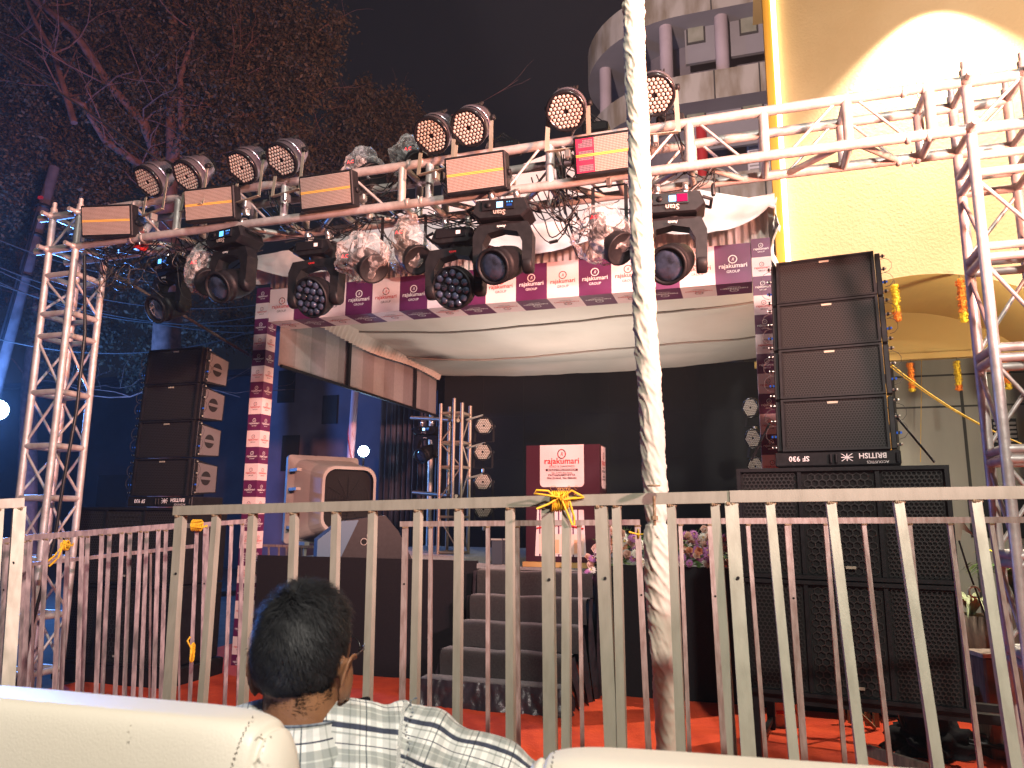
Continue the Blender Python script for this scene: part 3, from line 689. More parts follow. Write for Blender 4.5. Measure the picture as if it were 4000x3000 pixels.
# --- LED par can (origin at the clamp, lens centre at LC)
def make_par(rows, name='par_light', tilt=46, pitch=.0235, cat='stage light', body='chrome', yk='galv'):
    t = thing(name, 'x', cat); ax = V((0, cos(radians(tilt)), sin(radians(tilt)))); LC = V((0, -.09, .20)); rt = V((1, 0, 0)); up = ax.cross(rt) * -1
    if up.z < 0: up = -up
    b = MB(); b.lathe([(.108, 0), (.110, .01), (.110, .035), (.104, .04), (.104, .05), (.100, .055), (.094, .13), (.080, .165), (.078, .175)], body, LC, ax, 32)
    b.lathe([(.078, .175), (.072, .20), (.05, .225), (0, .235)], 'black', LC, ax, 24)
    b.lathe([(.106, .062), (.110, .066), (.110, .078), (.104, .082)], body, LC, ax, 32); bd = b.build('body', t)
    m = MB()
    for k in range(-3, 4): m.box((k * .018, 0, 0), (.008, .012, .05), 'void', T=Matrix.Translation(LC + ax * .16 + up * .078) @ ax.to_track_quat('Z', 'Y').to_matrix().to_4x4() @ Matrix.Rotation(radians(0), 4, 'X'))
    m.build('vents', bd); m = MB(); m.text('LED', LC + ax * .09 + up * .1005, rt, ax, .022, 'ledy'); m.build('sticker', bd)
    z = MB(); z.lathe([(.112, .012), (.114, .0), (.112, -.008), (.098, -.010), (.096, .004), (0, .004)], 'blackg', LC, ax, 32); z.build('bezel', t)
    ln = MB(); R_ = rows
    for i in range(-R_, R_ + 1):
        for j in range(-R_, R_ + 1):
            k = -i - j
            if abs(k) > R_ or (i == j == 0): continue
            p = LC - ax * .0 + rt * (pitch * (i + j / 2)) + up * (pitch * j * .866)
            ln.lathe([(pitch * .43, -.002), (pitch * .40, -.007), (pitch * .15, -.0085), (0, -.0085)], 'led', p, ax, 9)
    ln.build('lens_array', t)
    y = MB()
    for s_ in (-1, 1):
        y.bar(LC + ax * .10 + rt * s_ * .112, LC + rt * s_ * .120 + V((0, .05, -.20)), .003, .025, yk, ax); y.lathe([(.018, 0), (.018, .02), (.008, .025)], 'black', LC + ax * .10 + rt * s_ * .112, rt * s_, 10, cap=True)
    y.bar(LC - rt * .12 + V((0, .05, -.20)), LC + rt * .12 + V((0, .05, -.20)), .025, .004, yk, (0, 1, 0)); y.build('yoke', t)
    c = MB(); c.box((0, -.03, -.03), (.03, .05, .05), 'chrome2', ch=.005); c.tube([(0, -.03, 0), (0, -.03, -.06)], .006, 'chrome2', 6); c.build('clamp', t)
    return t, LC
par, LCp = make_par(4)
index_children(par)
pars = [(578, 710, -16, 'silver LED par light, leftmost on top of the truss'), (730, 690, -16, 'silver LED par light, second from the left on the truss'), (945, 655, -14, 'silver LED par light, third from the left, above the second strobe'), (1100, 625, -12, 'silver LED par light, fourth from the left, left of the wrapped lights'),
        (1685, 530, -10, 'silver LED par light, left of the pair above the fourth strobe panel'), (1830, 500, -8, 'silver LED par light, right of the pair above the fourth strobe panel'), (2210, 435, 2, 'silver LED par light facing front against the dark sky, left of the cloth pole'), (2555, 372, 4, 'silver LED par light half hidden on the right of the white cloth pole')]
for i, (x, y, yw, lb) in enumerate(pars): place(par, onv(x, y, 4.03), LCp, RY(yw) @ PSC, lb, 'LED par lights standing on the truss', i == 0)
# small par lights on stage
spar, LCs = make_par(4, 'small_par_light', 4, .0225, body='black', yk='black'); index_children(spar)
sp = [(1890, 1663, 'small LED par light, topmost beside the stage tower'), (1885, 1765, 'small LED par light, second from the top beside the stage tower'), (1886, 1882, 'small LED par light, third from the top beside the stage tower'), (1888, 1990, 'small LED par light, lowest beside the stage tower, behind the barrier rail')]
for i, (x, y, lb) in enumerate(sp): place(spar, onv(x, y, 8.8), LCs, RY(12), lb, 'small par lights on stage', i == 0)
for x, y, lb in ((2932, 1592, 'small LED par light turned left, upper one beside the right column'), (2942, 1712, 'small LED par light turned left, lower one beside the right column'), (2952, 1822, 'small LED par light turned left, just above the speaker top')):
    place(spar, onv(x, y, 8.6), LCs, RY(-38), lb, 'small par lights on stage')
# --- strobe panels
def make_strobe(lit=False):
    t = thing('strobe_panel', 'x', 'stage light'); Tt = Matrix.Rotation(radians(12), 4, 'X'); w_, h_ = .375, .205
    MB().box((0, .045, 0), (w_ + .03, .09, h_ + .03), 'black', T=Tt, ch=.006).build('housing', t)
    m = MB(); m.quad((-w_ / 2, -.003, -h_ / 2), (w_ / 2, -.003, -h_ / 2), (w_ / 2, -.003, h_ / 2), (-w_ / 2, -.003, h_ / 2), 'ledback', Tt)
    nc, nr = 44, 22
    for j in range(nr):
        for i in range(nc):
            if j in (10, 11): continue
            x = (i + .5) / nc * w_ - w_ / 2; z = (j + .5) / nr * h_ - h_ / 2; a = w_ / nc * .36; b = h_ / nr * .34
            mt = 'ledp'
            if lit and i < 13:
                k = (i / 13); 
                if (15 < j < 21 and (j < 19 or i > 4)) or (7 < j < 14) or (0 < j < 5): mt = 'ledpink' if i % 13 > 1 and i < 12 else 'ledred'
                else: mt = 'ledred'
            m.quad((x - a, -.005, z - b), (x + a, -.005, z - b), (x + a, -.005, z + b), (x - a, -.005, z + b), mt, Tt)
    for z in (-.0045, .0045): m.quad((-w_ / 2, -.006, z - .003), (w_ / 2, -.006, z - .003), (w_ / 2, -.006, z + .003), (-w_ / 2, -.006, z + .003), 'ledy', Tt)
    m.build('led_face', t)
    y = MB()
    for s_ in (-1, 1): y.bar((s_ * .21, .05, 0), (s_ * .19, .17, .02), .003, .03, 'black', (1, 0, 0)); y.lathe([(.02, 0), (.02, .02)], 'black', (s_ * .2, .05, 0), (s_, 0, 0), 10, cap=True)
    y.bar((-.19, .17, .02), (.19, .17, .02), .03, .003, 'black', (0, 1, 0)); y.build('yoke', t)
    MB().box((.19, .16, -.01), (.05, .05, .05), 'chrome2', ch=.008).build('clamp', t)
    return t
sb = make_strobe(); index_children(sb)
ss = [(415, 862, 12, 'strobe panel with unlit pink brown LED rows, leftmost on the truss'), (815, 796, 4, 'strobe panel with unlit LED rows, second from the left'), (1272, 744, 0, 'strobe panel with unlit LED grid, third from the left'), (1855, 675, 0, 'strobe panel with unlit LED grid, middle of the truss beneath two par lights')]
for i, (x, y, yw, lb) in enumerate(ss): place(sb, onv(x, y, 4.06), (0, 0, 0), RY(yw), lb, 'LED strobe panels on the truss', i == 0)
sb2 = make_strobe(True); place(sb2, onv(2372, 596, 4.06), (0, 0, 0), RY(0), 'strobe panel glowing red at its left side, partly behind the cloth pole', 'LED strobe panels on the truss', True)
# --- moving heads
def make_head(kind, disp, name, axv=(-.28, -.86, -.42)):
    t = thing(name, 'x', 'moving head light')
    b = MB(); w_, h_, d_ = .37, .125, .24
    if kind == 'wash': w_, h_, d_ = .31, .10, .2
    prof = [(-w_ / 2, -.02), (-w_ / 2 + .03, h_ * .5), (w_ / 2 - .03, h_ * .5), (w_ / 2, -.02), (w_ / 2 - .05, -h_ * .5), (-w_ / 2 + .05, -h_ * .5)]
    vs = [(x, y * q, z) for y, q in ((-d_ / 2, .9), (-d_ / 2 + .03, 1), (d_ / 2 - .03, 1), (d_ / 2, .9)) for x, z in prof]
    vs = [(x * (1 if abs(y) < d_ / 2 * .85 else .94), y, z * (1 if abs(y) < d_ / 2 * .85 else .9)) for x, y, z in vs]
    fs = [tuple(range(6)), tuple(range(23, 17, -1))] + [(l * 6 + i, l * 6 + 6 + i, l * 6 + 6 + (i + 1) % 6, l * 6 + (i + 1) % 6) for l in range(3) for i in range(6)]
    b.add(vs, fs, 'black', False, Matrix.Translation((0, 0, -.10)))
    for s_ in (-1, 1): b.tube([(s_ * w_ * .46, -.06, -.06), (s_ * (w_ * .5 + .035), -.06, -.08), (s_ * (w_ * .5 + .035), .06, -.08), (s_ * w_ * .46, .06, -.06)], .010, 'black', 8)
    base = b.build('base', t); f = -d_ / 2 - .004
    m = MB(); m.box((-.01, f + .008, -.085), (.20, .012, .06), 'blackg')
    if disp: m.quad((-.018, f - .001, -.105), (.022, f - .001, -.105), (.022, f - .001, -.068), (-.018, f - .001, -.068), disp)
    else: m.quad((.03, f - .001, -.10), (.06, f - .001, -.10), (.06, f - .001, -.075), (.03, f - .001, -.075), 'whtink')
    if disp == 'scrp': pass
    if disp:
        m.lathe([(.018, 0), (.016, .008)], 'black', (-.07, f, -.085), (0, -1, 0), 12, cap=True)
        for i in range(3): m.quad((.045 + i * .015, f - .001, -.07), (.052 + i * .015, f - .001, -.07), (.052 + i * .015, f - .001, -.076), (.045 + i * .015, f - .001, -.076), 'scr')
        m.quad((.045, f - .001, -.10), (.078, f - .001, -.10), (.078, f - .001, -.085), (.045, f - .001, -.085), 'bluepin')
    if name == 'red_display_moving_head': m.quad((.026, f - .002, -.108), (.085, f - .002, -.108), (.085, f - .002, -.062), (.026, f - .002, -.062), 'scrp')
    m.build('display', base)
    m = MB()
    if kind == 'beam': m.text('Stan', (-.0, f - .002, -.122), (-1, 0, 0), (0, 0, -1), .046, 'ledp', .01)
    m.text('Axxis' if kind == 'beam' else 'axxis', (.0, -.077, -.20), (-1, 0, 0), (0, 0, -1), .024, 'whtink' if kind == 'beam' else 'redink', .01); m.build('lettering', base)
    for s_ in (-.08, .08): c = MB(); c.box((s_, 0, -.02), (.03, .05, .05), 'chrome2', ch=.006); c.tube([(s_, 0, 0), (s_, 0, .02)], .02, 'chrome2', 8); c.lathe([(.027, -.015), (.036, -.015), (.036, .015), (.027, .015)], 'chrome2', (s_, 0, .025), (1, 0, 0), 14); c.build('clamp', t)
    y = MB(); W2 = .155 if kind == 'beam' else .165; zt = -.165; n = 12
    # yoke: arched bridge and two tapered arms
    out = [(-W2 - .03, -.44), (-W2 - .035, -.25), (-W2 - .005, -.175), (0, -.165), (W2 + .005, -.175), (W2 + .035, -.25), (W2 + .03, -.44)]
    inn = [(-W2 + .03, -.44), (-W2 + .03, -.30), (-W2 * .6, -.235), (0, -.215), (W2 * .6, -.235), (W2 - .03, -.30), (W2 - .03, -.44)]
    for a_ in (-.048, .048):
        y.add([(x, a_, z) for x, z in out] + [(x, a_, z) for x, z in inn], [((i, i + 1, i + 8, i + 7) if a_ > 0 else (i + 7, i + 8, i + 1, i)) for i in range(6)], 'black')
    for L, fl in ((out, 0), (inn, 1)):
        y.add([(x, a_, z) for a_ in (-.048, .048) for x, z in L], [((i, i + 1, i + 8, i + 7) if fl else (i + 7, i + 8, i + 1, i)) for i in range(6)], 'black')
    for s_ in (-1, 1): y.lathe([(0, -.03), (.05, -.03), (.055, -.02), (.055, .02), (.05, .03), (0, .03)], 'black', (s_ * W2, 0, -.44), (1, 0, 0), 16)
    y.lathe([(.05, 0), (.06, .02)], 'black', (0, 0, -.17), (0, 0, 1), 16); yk = y.build('yoke', t)
    h = MB(); hc = V((0, 0, -.42)); 
    if kind == 'beam':
        ax = V(axv).normalized(); r = .105
        h.lathe([(0, -.15), (.06, -.15), (.095, -.12), (.108, -.02), (.108, .05), (.112, .06), (.112, .075), (r, .08), (r, .125), (.112, .13), (.112, .145), (.095, .146), (.093, .12)], 'black', hc, ax, 28)
        h.lathe([(0, -.17), (.07, -.16), (.07, -.13)], 'black', hc, ax, 8, smooth=False); hd = h.build('lamp_head', t)
        MB().lathe([(.094, .122), (.085, .132), (.05, .142), (0, .145)], 'lensg', hc, ax, 24).build('lens', hd)
    else:
        ax = V((-.16, -.86, -.40)).normalized(); r = .135
        h.lathe([(0, -.10), (.08, -.10), (.12, -.06), (.138, -.01), (.138, .04), (.142, .045), (.142, .06), (.13, .064), (.128, .05), (0, .05)], 'black', hc, ax, 32); hd = h.build('lamp_head', t)
        l = MB(); a1 = ax.orthogonal().normalized(); a2 = ax.cross(a1)
        for n_, rr in ((1, 0), (6, .052), (12, .102)):
            for k in range(n_):
                g_ = 2 * pi * k / n_; p = hc + (a1 * cos(g_) + a2 * sin(g_)) * rr
                l.lathe([(.023, .05), (.024, .060), (.018, .068), (.008, .072), (0, .073)], 'lensg', p, ax, 12)
        l.build('lens_cluster', hd)
    return t
OB = (0, -.0, -.10)
bh = make_head('beam', 'scr', 'beam_moving_head', (.02, -.86, -.42)); index_children(bh)
hs = [(918, 943, 4.22, -10, 'black beam moving head with blue display, in front of the leftmost canopy corner'), (677, 1045, 4.62, -12, 'dim black beam moving head with cyan display, leftmost under the truss')]
for i, (x, y, v_, yw, lb) in enumerate(hs): place(bh, onv(x, y, v_), OB, RY(yw), lb, 'moving heads hanging under the truss', i == 0)
bh2 = make_head('beam', 'scrw', 'white_display_moving_head'); index_children(bh2); place(bh2, onv(1970, 838, 4.16), OB, RY(4), 'large black beam moving head with white blue display, hanging mid truss', 'moving heads hanging under the truss', True)
place(bh2, onv(1668, 1700, 9.9), (0, 0, -.16), RY(0), 'dark beam moving head hanging from the stage tower arm by the curtain', 'moving heads on the stage tower')
bh3 = make_head('beam', 'scrw', 'red_display_moving_head'); index_children(bh3); place(bh3, onv(2625, 818, 4.16), OB, RY(6), 'black beam moving head with red and white display, right of the cloth pole', 'moving heads hanging under the truss', True)
wh = make_head('wash', None, 'wash_moving_head'); index_children(wh)
place(wh, onv(1243, 985, 4.30), OB, RY(0), 'black wash moving head with clustered lenses, left one of the two', 'moving heads hanging under the truss', True)
place(wh, onv(1785, 938, 4.30), OB, RY(2), 'black wash moving head with clustered lenses, beside the large beam head', 'moving heads hanging under the truss')
for nm, oo in (('beam_moving_head', bh2), ('beam_moving_head', bh3)): oo.name = nm
# --- par lights wrapped in plastic
def wrapped(x, y, v_, w_, h_, label, seed, disp, dx=0, dz=0, axs=(.6, -.4, -.5), up=True, can=True, sc=1.0):
    p = onv(x, y, v_); t = thing('wrapped_light', label, 'stage light', p, RS, 'lights wrapped in clear plastic'); rd = random.Random(seed)
    Tm = WM(t); ax = V(axs).normalized()
    b = MB(); b.lathe([(0, -.13), (.07, -.13), (.088, -.08), (.098, .0), (.104, .11), (.10, .12), (.09, .11), (0, .105)], 'black', V((w_ * .12, 0, -h_ * .14)), ax, 20, T=Tm); b.lathe([(.05, -.16), (.06, -.10)], 'black', V((w_ * .12, 0, -h_ * .14)), ax, 14, T=Tm); b.build('body', t)
    b = MB(); b.box((-w_ * .22 + dx, -.05, .02 + dz), (.09, .07, .08), 'blackg', T=Tm, ch=.012)
    b.text(disp, (-w_ * .22 + dx, -.093, .012 + dz), (1, 0, 0), (0, 0, 1), .034, 'scrr', .012, T=Tm); b.build('display_box', t)
    b = MB(); s_ = seed * 3.7
    def fn(q):
        a = noise.noise(q * 1.7 + V((s_, 0, 0))); c = noise.noise(q * 4 + V((0, s_, 0))); e = 1 - abs(noise.noise(V((q.x * 6, q.y * 6, q.z * 2)) + V((s_, s_, 0)))) * 2
        k = 1.0 + .28 * a + .11 * c + .08 * e
        if q.z > .75: k += (q.z - .75) * 1.1 * (rd.random() * .3 + .85)
        return k
    b.ball((0, 0, 0), (w_ / 2, .13, h_ / 2), 'wrap', 56, 36, T=Tm, fn=fn)
    for q_ in b.sm: pass
    b.build('plastic_bag', t)
    b = MB(); zc = (TZ0 if up else TZ1) - p.z
    for s2 in (-1, 1): b.bar((w_ * .12 + s2 * .10, 0, -h_ * .1), (w_ * .12 + s2 * .10, 0, zc * .85), .004, .022, 'black', (0, 1, 0), T=Tm)
    b.bar((w_ * .12 - .10, 0, zc * .85), (w_ * .12 + .10, 0, zc * .85), .022, .004, 'black', (0, 1, 0), T=Tm)
    b.box((w_ * .12, 0, zc * .92), (.03, .05, .06), 'chrome2', T=Tm, ch=.005); b.build('yoke', t)
wrapped(797, 1062, 4.3, .22, .33, 'par light in crumpled clear plastic, leftmost, between two moving heads', 1, 'A.C', dx=.03, dz=.02)
wrapped(1415, 1010, 4.25, .36, .27, 'par light in crumpled clear plastic with red digits, right of the left wash head', 2, 'A.C', dx=-.0, dz=-.03)
wrapped(1590, 970, 4.35, .27, .36, 'par light in crumpled clear plastic above the purple logo square, red digits showing', 3, 'A.C', dx=.04, dz=.06)
wrapped(2355, 925, 4.2, .36, .32, 'par light in crumpled clear plastic reading A030, left of the cloth pole', 4, 'A030', dx=.06, dz=.07)
wrapped(1420, 662, 4.45, .25, .26, 'plastic wrapped light standing on top of the truss, left one of the pair', 5, 'A.C', up=False)
wrapped(1592, 620, 4.45, .25, .24, 'plastic wrapped light standing on top of the truss, right one of the pair', 6, 'A.C', up=False, dx=.1)
# --- power splitters on the truss top
def splitter(x, y, label, m='black'):
    p = onv(x, y, 4.42); t = thing('power_box', label, 'power box', p, RS)
    Tm = WM(t); b = MB().box((0, 0, 0), (.17, .12, .07), m, T=Tm, ch=.012); b.build('case', t)
    b = MB()
    for i in range(4):
        b.tube([(-.06 + i * .035, 0, .03), (-.06 + i * .035, 0, .055), (-.085 + i * .02, -.02, .08 + .01 * i), (-.14 + i * .01, -.03, .05), (-.17, -.03, -.05), (-.16, -.03, -.14)], .0045, 'cable', 6, T=Tm)
        b.lathe([(.011, 0), (.011, .03)], 'black', (-.06 + i * .035, 0, .03), (0, 0, 1), 8, T=Tm, cap=True)
    b.build('plugged_cables', t)
splitter(1985, 582, 'black power box with plugged cables beside the middle par lights'); splitter(2330, 510, 'flat black power box beside the front facing par light')
splitter(2620, 480, 'black power box with cables under the rightmost par light'); splitter(930, 745, 'dark power box with cables behind the second strobe')
t = thing('chain_hoist', 'red and white connector hanging inside the left part of the truss', 'connector', onv(550, 930, 4.33)); q = WM(t)
MB().lathe([(0, 0), (.05, 0), (.055, .03), (.05, .12), (0, .13)], 'redsock', (0, 0, -.1), (.2, 0, 1), 14, T=q).build('socket', t); MB().lathe([(.03, 0), (.03, .1), (.045, .1), (.045, .14), (0, .14)], 'white', (.01, 0, .03), (.5, 0, .9), 12, T=q).build('plug', t)
t = MB().lathe([(.02, -.01), (.03, -.01), (.03, .01), (.02, .01), (.02, -.01)], 'blue', onv(1818, 765, 4.3), (.3, 1, 0), 12).build('cable_tie'); tag(t, 'blue plastic ring tied on the middle of the truss', 'cable tie')

# --- cables on the truss
def bundle(label, ends, n, r=.004, jit=.022, m='cable', seed=0, sag=(.02, .16), conn=True):
    rd = random.Random(seed); mb = MB(); mc = MB()
    for i in range(n):
        a, b = rd.choice(ends); p = V(a) + V((rd.uniform(-.06, .06), rd.uniform(-.08, .08), rd.uniform(-.03, .03))); q = V(b) + V((rd.uniform(-.06, .06), rd.uniform(-.08, .08), rd.uniform(-.03, .03)))
        pts = droop(p, q, rd.uniform(*sag), 14, jit, rd); mb.tube(pts, r * rd.uniform(.8, 1.2), m, 5)
        if conn and i % 4 == 0: mc.tube([pts[7], pts[9]], .011, m, 7)
    o = MB(); o.v = mb.v + mc.v; o.f = mb.f + [[k + len(mb.v) for k in f] for f in mc.f]; o.m = [0] * len(o.f); o.mats = mb.mats; o.sm = mb.sm + mc.sm
    ob = o.build('cable_bundle'); tag(ob, label, 'cables', 'cable bundles tangled on the truss'); return ob
P_ = lambda x, y, v_=4.3: onv(x, y, v_)
bundle('tangled black cables over the left end of the truss by the first strobe', [(P_(360, 960), P_(560, 960)), (P_(400, 980), P_(470, 1050)), (P_(380, 1000), P_(540, 1090)), (P_(430, 960), P_(660, 960))], 22, seed=1, sag=(.02, .2))
bundle('loops of cable hanging below the second strobe panel', [(P_(680, 900), P_(820, 950)), (P_(640, 960), P_(900, 900)), (P_(700, 880), P_(730, 1000)), (P_(760, 930), P_(980, 960))], 18, seed=2, sag=(.05, .25))
bundle('cables along the lower chord between the third strobe and the wrapped lights', [(P_(1140, 850), P_(1350, 900)), (P_(1250, 880), P_(1440, 860)), (P_(1150, 950), P_(1400, 880)), (P_(1090, 760), P_(1150, 900))], 18, seed=3, sag=(.0, .12))
bundle('cables looping from the third strobe down to the wrapped lights', [(P_(1410, 740), P_(1600, 640)), (P_(1420, 760), P_(1640, 800)), (P_(1440, 860), P_(1360, 990)), (P_(1500, 860), P_(1560, 960)), (P_(1400, 780), P_(1540, 830))], 16, seed=4, sag=(.02, .14))
bundle('cables running behind the middle strobe and under its chord', [(P_(1660, 860), P_(1950, 850)), (P_(1640, 830), P_(1900, 880)), (P_(1700, 500), P_(1760, 760)), (P_(1750, 850), P_(2050, 830))], 18, seed=5, sag=(.0, .10))
bundle('dense black cables drooping left of the cloth pole', [(P_(2170, 600), P_(2200, 800)), (P_(2110, 700), P_(2260, 820)), (P_(2200, 760), P_(2330, 880)), (P_(2060, 800), P_(2250, 790)), (P_(2180, 640), P_(2260, 700)), (P_(2210, 730), P_(2450, 800))], 34, seed=6, sag=(.03, .26), jit=.03)
bundle('black cables curving down from the rightmost par light', [(P_(2610, 430), P_(2720, 640)), (P_(2600, 440), P_(2700, 620)), (P_(2540, 760), P_(2780, 640)), (P_(2620, 690), P_(2740, 700))], 10, seed=7, sag=(-.08, .12), jit=.03)
mb = MB()
mb.tube([P_(2780, 655, 4.17), P_(2760, 690, 4.16), P_(2790, 660, 4.16), P_(2790, 715, 4.16), P_(2788, 740, 4.16)], .005, 'cable', 6); mb.lathe([(.010, 0), (.013, .01), (.013, .06), (.008, .075)], 'cable', P_(2787, 765, 4.16), (0, 0, 1), 10, cap=True)
tag(mb.build('hanging_plug'), 'single black plug dangling from the right part of the truss', 'plug')
mb = MB(); mb.tube([P_(330, 1000, 4.15), P_(332, 1300, 4.16), P_(300, 1600, 4.16), P_(245, 1900, 4.15), P_(215, 2100, 4.15), S(-4.9, 4.1, .1)], .012, 'cable', 7)
tag(mb.build('power_cable'), 'thick black cable running down the left truss tower', 'cable')
mb = MB()
for i in range(16):
    rd = random.Random(40 + i); a = P_(rd.uniform(430, 720), rd.uniform(1000, 1060)); mb.tube(droop(a, a + V((rd.uniform(-.2, .3), rd.uniform(-.1, .1), rd.uniform(-.35, -.05))), rd.uniform(-.02, .1), 8, .03, rd), .003, 'cable' if i % 3 else 'wire', 4)
tag(mb.build('loose_wires'), 'loose thin wires hanging below the left end of the truss', 'wires')

# ================================================================= stage tower
t = thing('stage_truss_tower', 'short slim truss tower with two pipe arms standing on the stage left side', 'truss tower', S(-3.45, 8.5, SZ))
for s_, v_ in ((-3.60, 8.40), (-3.32, 8.40), (-3.32, 8.68), (-3.60, 8.68)): MB().tube([S(s_, v_, SZ), S(s_, v_, 2.80)], .022, 'alud', 10).build('leg', t)
for z_ in (1.0, 1.42, 1.62, 2.02, 2.32, 2.68):
    mb = MB()
    for (a, b), (e, f) in (((-3.6, 8.4), (-3.32, 8.4)), ((-3.32, 8.4), (-3.32, 8.68)), ((-3.32, 8.68), (-3.6, 8.68)), ((-3.6, 8.68), (-3.6, 8.4))): mb.tube([S(a, b, z_), S(e, f, z_)], .018, 'alud', 8)
    mb.build('rung_frame', t)
for i, (a, b) in enumerate(((1.0, 1.42), (1.62, 2.02), (2.02, 2.32), (2.32, 2.68))):
    mb = MB(); mb.tube([S(-3.6 if i % 2 else -3.32, 8.4, a), S(-3.32 if i % 2 else -3.6, 8.4, b)], .009, 'alud', 6); mb.tube([S(-3.32, 8.4 if i % 2 else 8.68, a), S(-3.32, 8.68 if i % 2 else 8.4, b)], .009, 'alud', 6); mb.build('diagonal', t)
for (x0, y0), (x1, y1) in (((1607, 1632), (1790, 1642)), ((1615, 1924), (1782, 1938))):
    mb = MB(); mb.tube([onv(x0, y0, 8.9), onv(x1, y1, 8.35)], .024, 'alud', 10); mb.build('pipe_arm', t)
MB().tube([S(-3.40, 8.34, 1.6), S(-3.40, 8.34, 2.85)], .02, 'alud', 8).build('mast', t)
for y in (1640, 1750, 1870): MB().tube([onv(1822, y, 8.5), onv(1885, y - 18, 8.8)], .012, 'chrome2', 6).build('side_clamp', t)

# ================================================================= speakers
def hexgrille(mb, x0, x1, z0, z1, cell, m, y=0, th=.24, T=None):
    hx = cell; hz = cell * .866; rows = int((z1 - z0) / hz); cols = int((x1 - x0) / hx)
    ox = (x1 - x0 - cols * hx) / 2; oz = (z1 - z0 - rows * hz) / 2
    vs = []; fs = []
    for j in range(rows):
        for i in range(cols - (j % 2)):
            cx = x0 + ox + (i + .5 + .5 * (j % 2)) * hx; cz = z0 + oz + (j + .5) * hz; R = hx / sqrt(3); k0 = len(vs)
            for rr, yy in ((R * 1.0, y), (R * (1 - th), y)):
                for k in range(6): a = radians(30 + 60 * k); vs.append((cx + rr * cos(a), yy, cz + rr * sin(a)))
            for k in range(6): n_ = (k + 1) % 6; fs.append((k0 + k, k0 + n_, k0 + 6 + n_, k0 + 6 + k))
    mb.add(vs, fs, m, False, T)
def make_cab():
    t = thing('array_speaker', 'x', 'loudspeaker'); w_, h_, d_ = .60, .330, .36
    b = MB(); hb = h_ * .72
    vs = [(x, 0, z) for x in (-w_ / 2, w_ / 2) for z in (0, h_)] + [(x, d_, z) for x in (-w_ / 2 * .98, w_ / 2 * .98) for z in ((h_ - hb) / 2, (h_ + hb) / 2)]
    b.add(vs, [(0, 1, 5, 4), (2, 6, 7, 3), (1, 3, 7, 5), (0, 4, 6, 2), (4, 5, 7, 6)], 'black'); b.quad((-w_ / 2, .012, 0), (w_ / 2, .012, 0), (w_ / 2, .012, h_), (-w_ / 2, .012, h_), 'void')
    for z in (.006, h_ - .006): b.box((0, -.004, z), (w_, .03, .012), 'black')
    for x in (-w_ / 2 + .008, w_ / 2 - .008): b.box((x, -.004, h_ / 2), (.016, .03, h_ - .024), 'black')
    e = b.build('enclosure', t)
    g = MB(); hexgrille(g, -w_ / 2 + .016, w_ / 2 - .016, .012, h_ - .012, .0165, 'grille', -.006); gr_ = g.build('grille', t)
    g = MB(); g.box((.0, -.010, h_ - .03), (.06, .004, .013), 'galv'); g.build('badge', gr_)
    for s_ in (-1, 1):
        r = MB(); x = s_ * (w_ / 2 + .02); r.box((x, .03, h_ / 2), (.032, .05, h_ * .97), 'black', ch=.004)
        xs = s_ * (w_ / 2 + .003); r.quad((xs, .07, .03), (xs, .34, .05), (xs, .34, h_ - .05), (xs, .07, h_ - .03), 'greyd')
        for z in (.03, .10, .2, h_ - .03): r.tube([(x - s_ * .01, .02, z), (x + s_ * .045, .01, z)], .007, 'chrome2' if z != .10 else 'bluepin', 6); r.box((x + s_ * .03, .012, z), (.012, .02, .016), 'black')
        rd = random.Random(5 + s_)
        for z in (.06, .17): r.tube([V((x + s_ * .03, .01, z)) + V((s_ * .05 * sin(a), 0, .055 * (1 - cos(a)))) for a in [k * .6 for k in range(8)]], .0018, 'wire', 4)
        # round handle recess
        q = s_ * (w_ / 2 + .006); r.disc((q, .20, h_ / 2), (s_, 0, 0), .062, 'void', 20, a=(0, 0, 1)); r.box((q + s_ * .002, .20, h_ / 2), (.006, .13, .026), 'greyd')
        r.build('rigging_side', t)
    return t, h_, d_
cab, CH, CD = make_cab(); index_children(cab)
def make_sub():
    t = thing('subwoofer', 'x', 'subwoofer'); w_, h_, d_ = 1.17, .665, .62
    b = MB(); b.box((0, d_ / 2 + .02, h_ / 2), (w_, d_ - .02, h_ - .004), 'black', ch=.008); b.quad((-w_ / 2 + .02, .026, .02), (w_ / 2 - .02, .026, .02), (w_ / 2 - .02, .026, h_ - .02), (-w_ / 2 + .02, .026, h_ - .02), 'void')
    b.quad((-w_ / 2 + .02, .020, .02), (w_ / 2 - .02, .020, .02), (w_ / 2 - .02, .020, h_ - .02), (-w_ / 2 + .02, .020, h_ - .02), 'void')
    for z in (.012, h_ - .014): b.box((0, .005, z), (w_, .035, .022), 'black')
    for x in (-w_ / 2 + .013, w_ / 2 - .013): b.box((x, .005, h_ / 2), (.024, .035, h_ - .05), 'black')
    for x in (-.215, .215): b.box((x, .008, h_ / 2), (.022, .02, h_ - .05), 'black')
    b.build('enclosure', t)
    g = MB(); hexgrille(g, -w_ / 2 + .026, -.228, .025, h_ - .028, .0255, 'grille', .004, .2); g.build('grille', t)
    g = MB(); hexgrille(g, .228, w_ / 2 - .026, .025, h_ - .028, .0255, 'grille', .004, .2); g.build('grille', t)
    g = MB(); hexgrille(g, -.203, .203, .025, h_ - .028, .042, 'grille', .004, .15); gg = g.build('grille', t); MB().box((.04, -.004, .075), (.055, .006, .016), 'galv').build('badge', gg)
    return t
sub = make_sub(); index_children(sub)
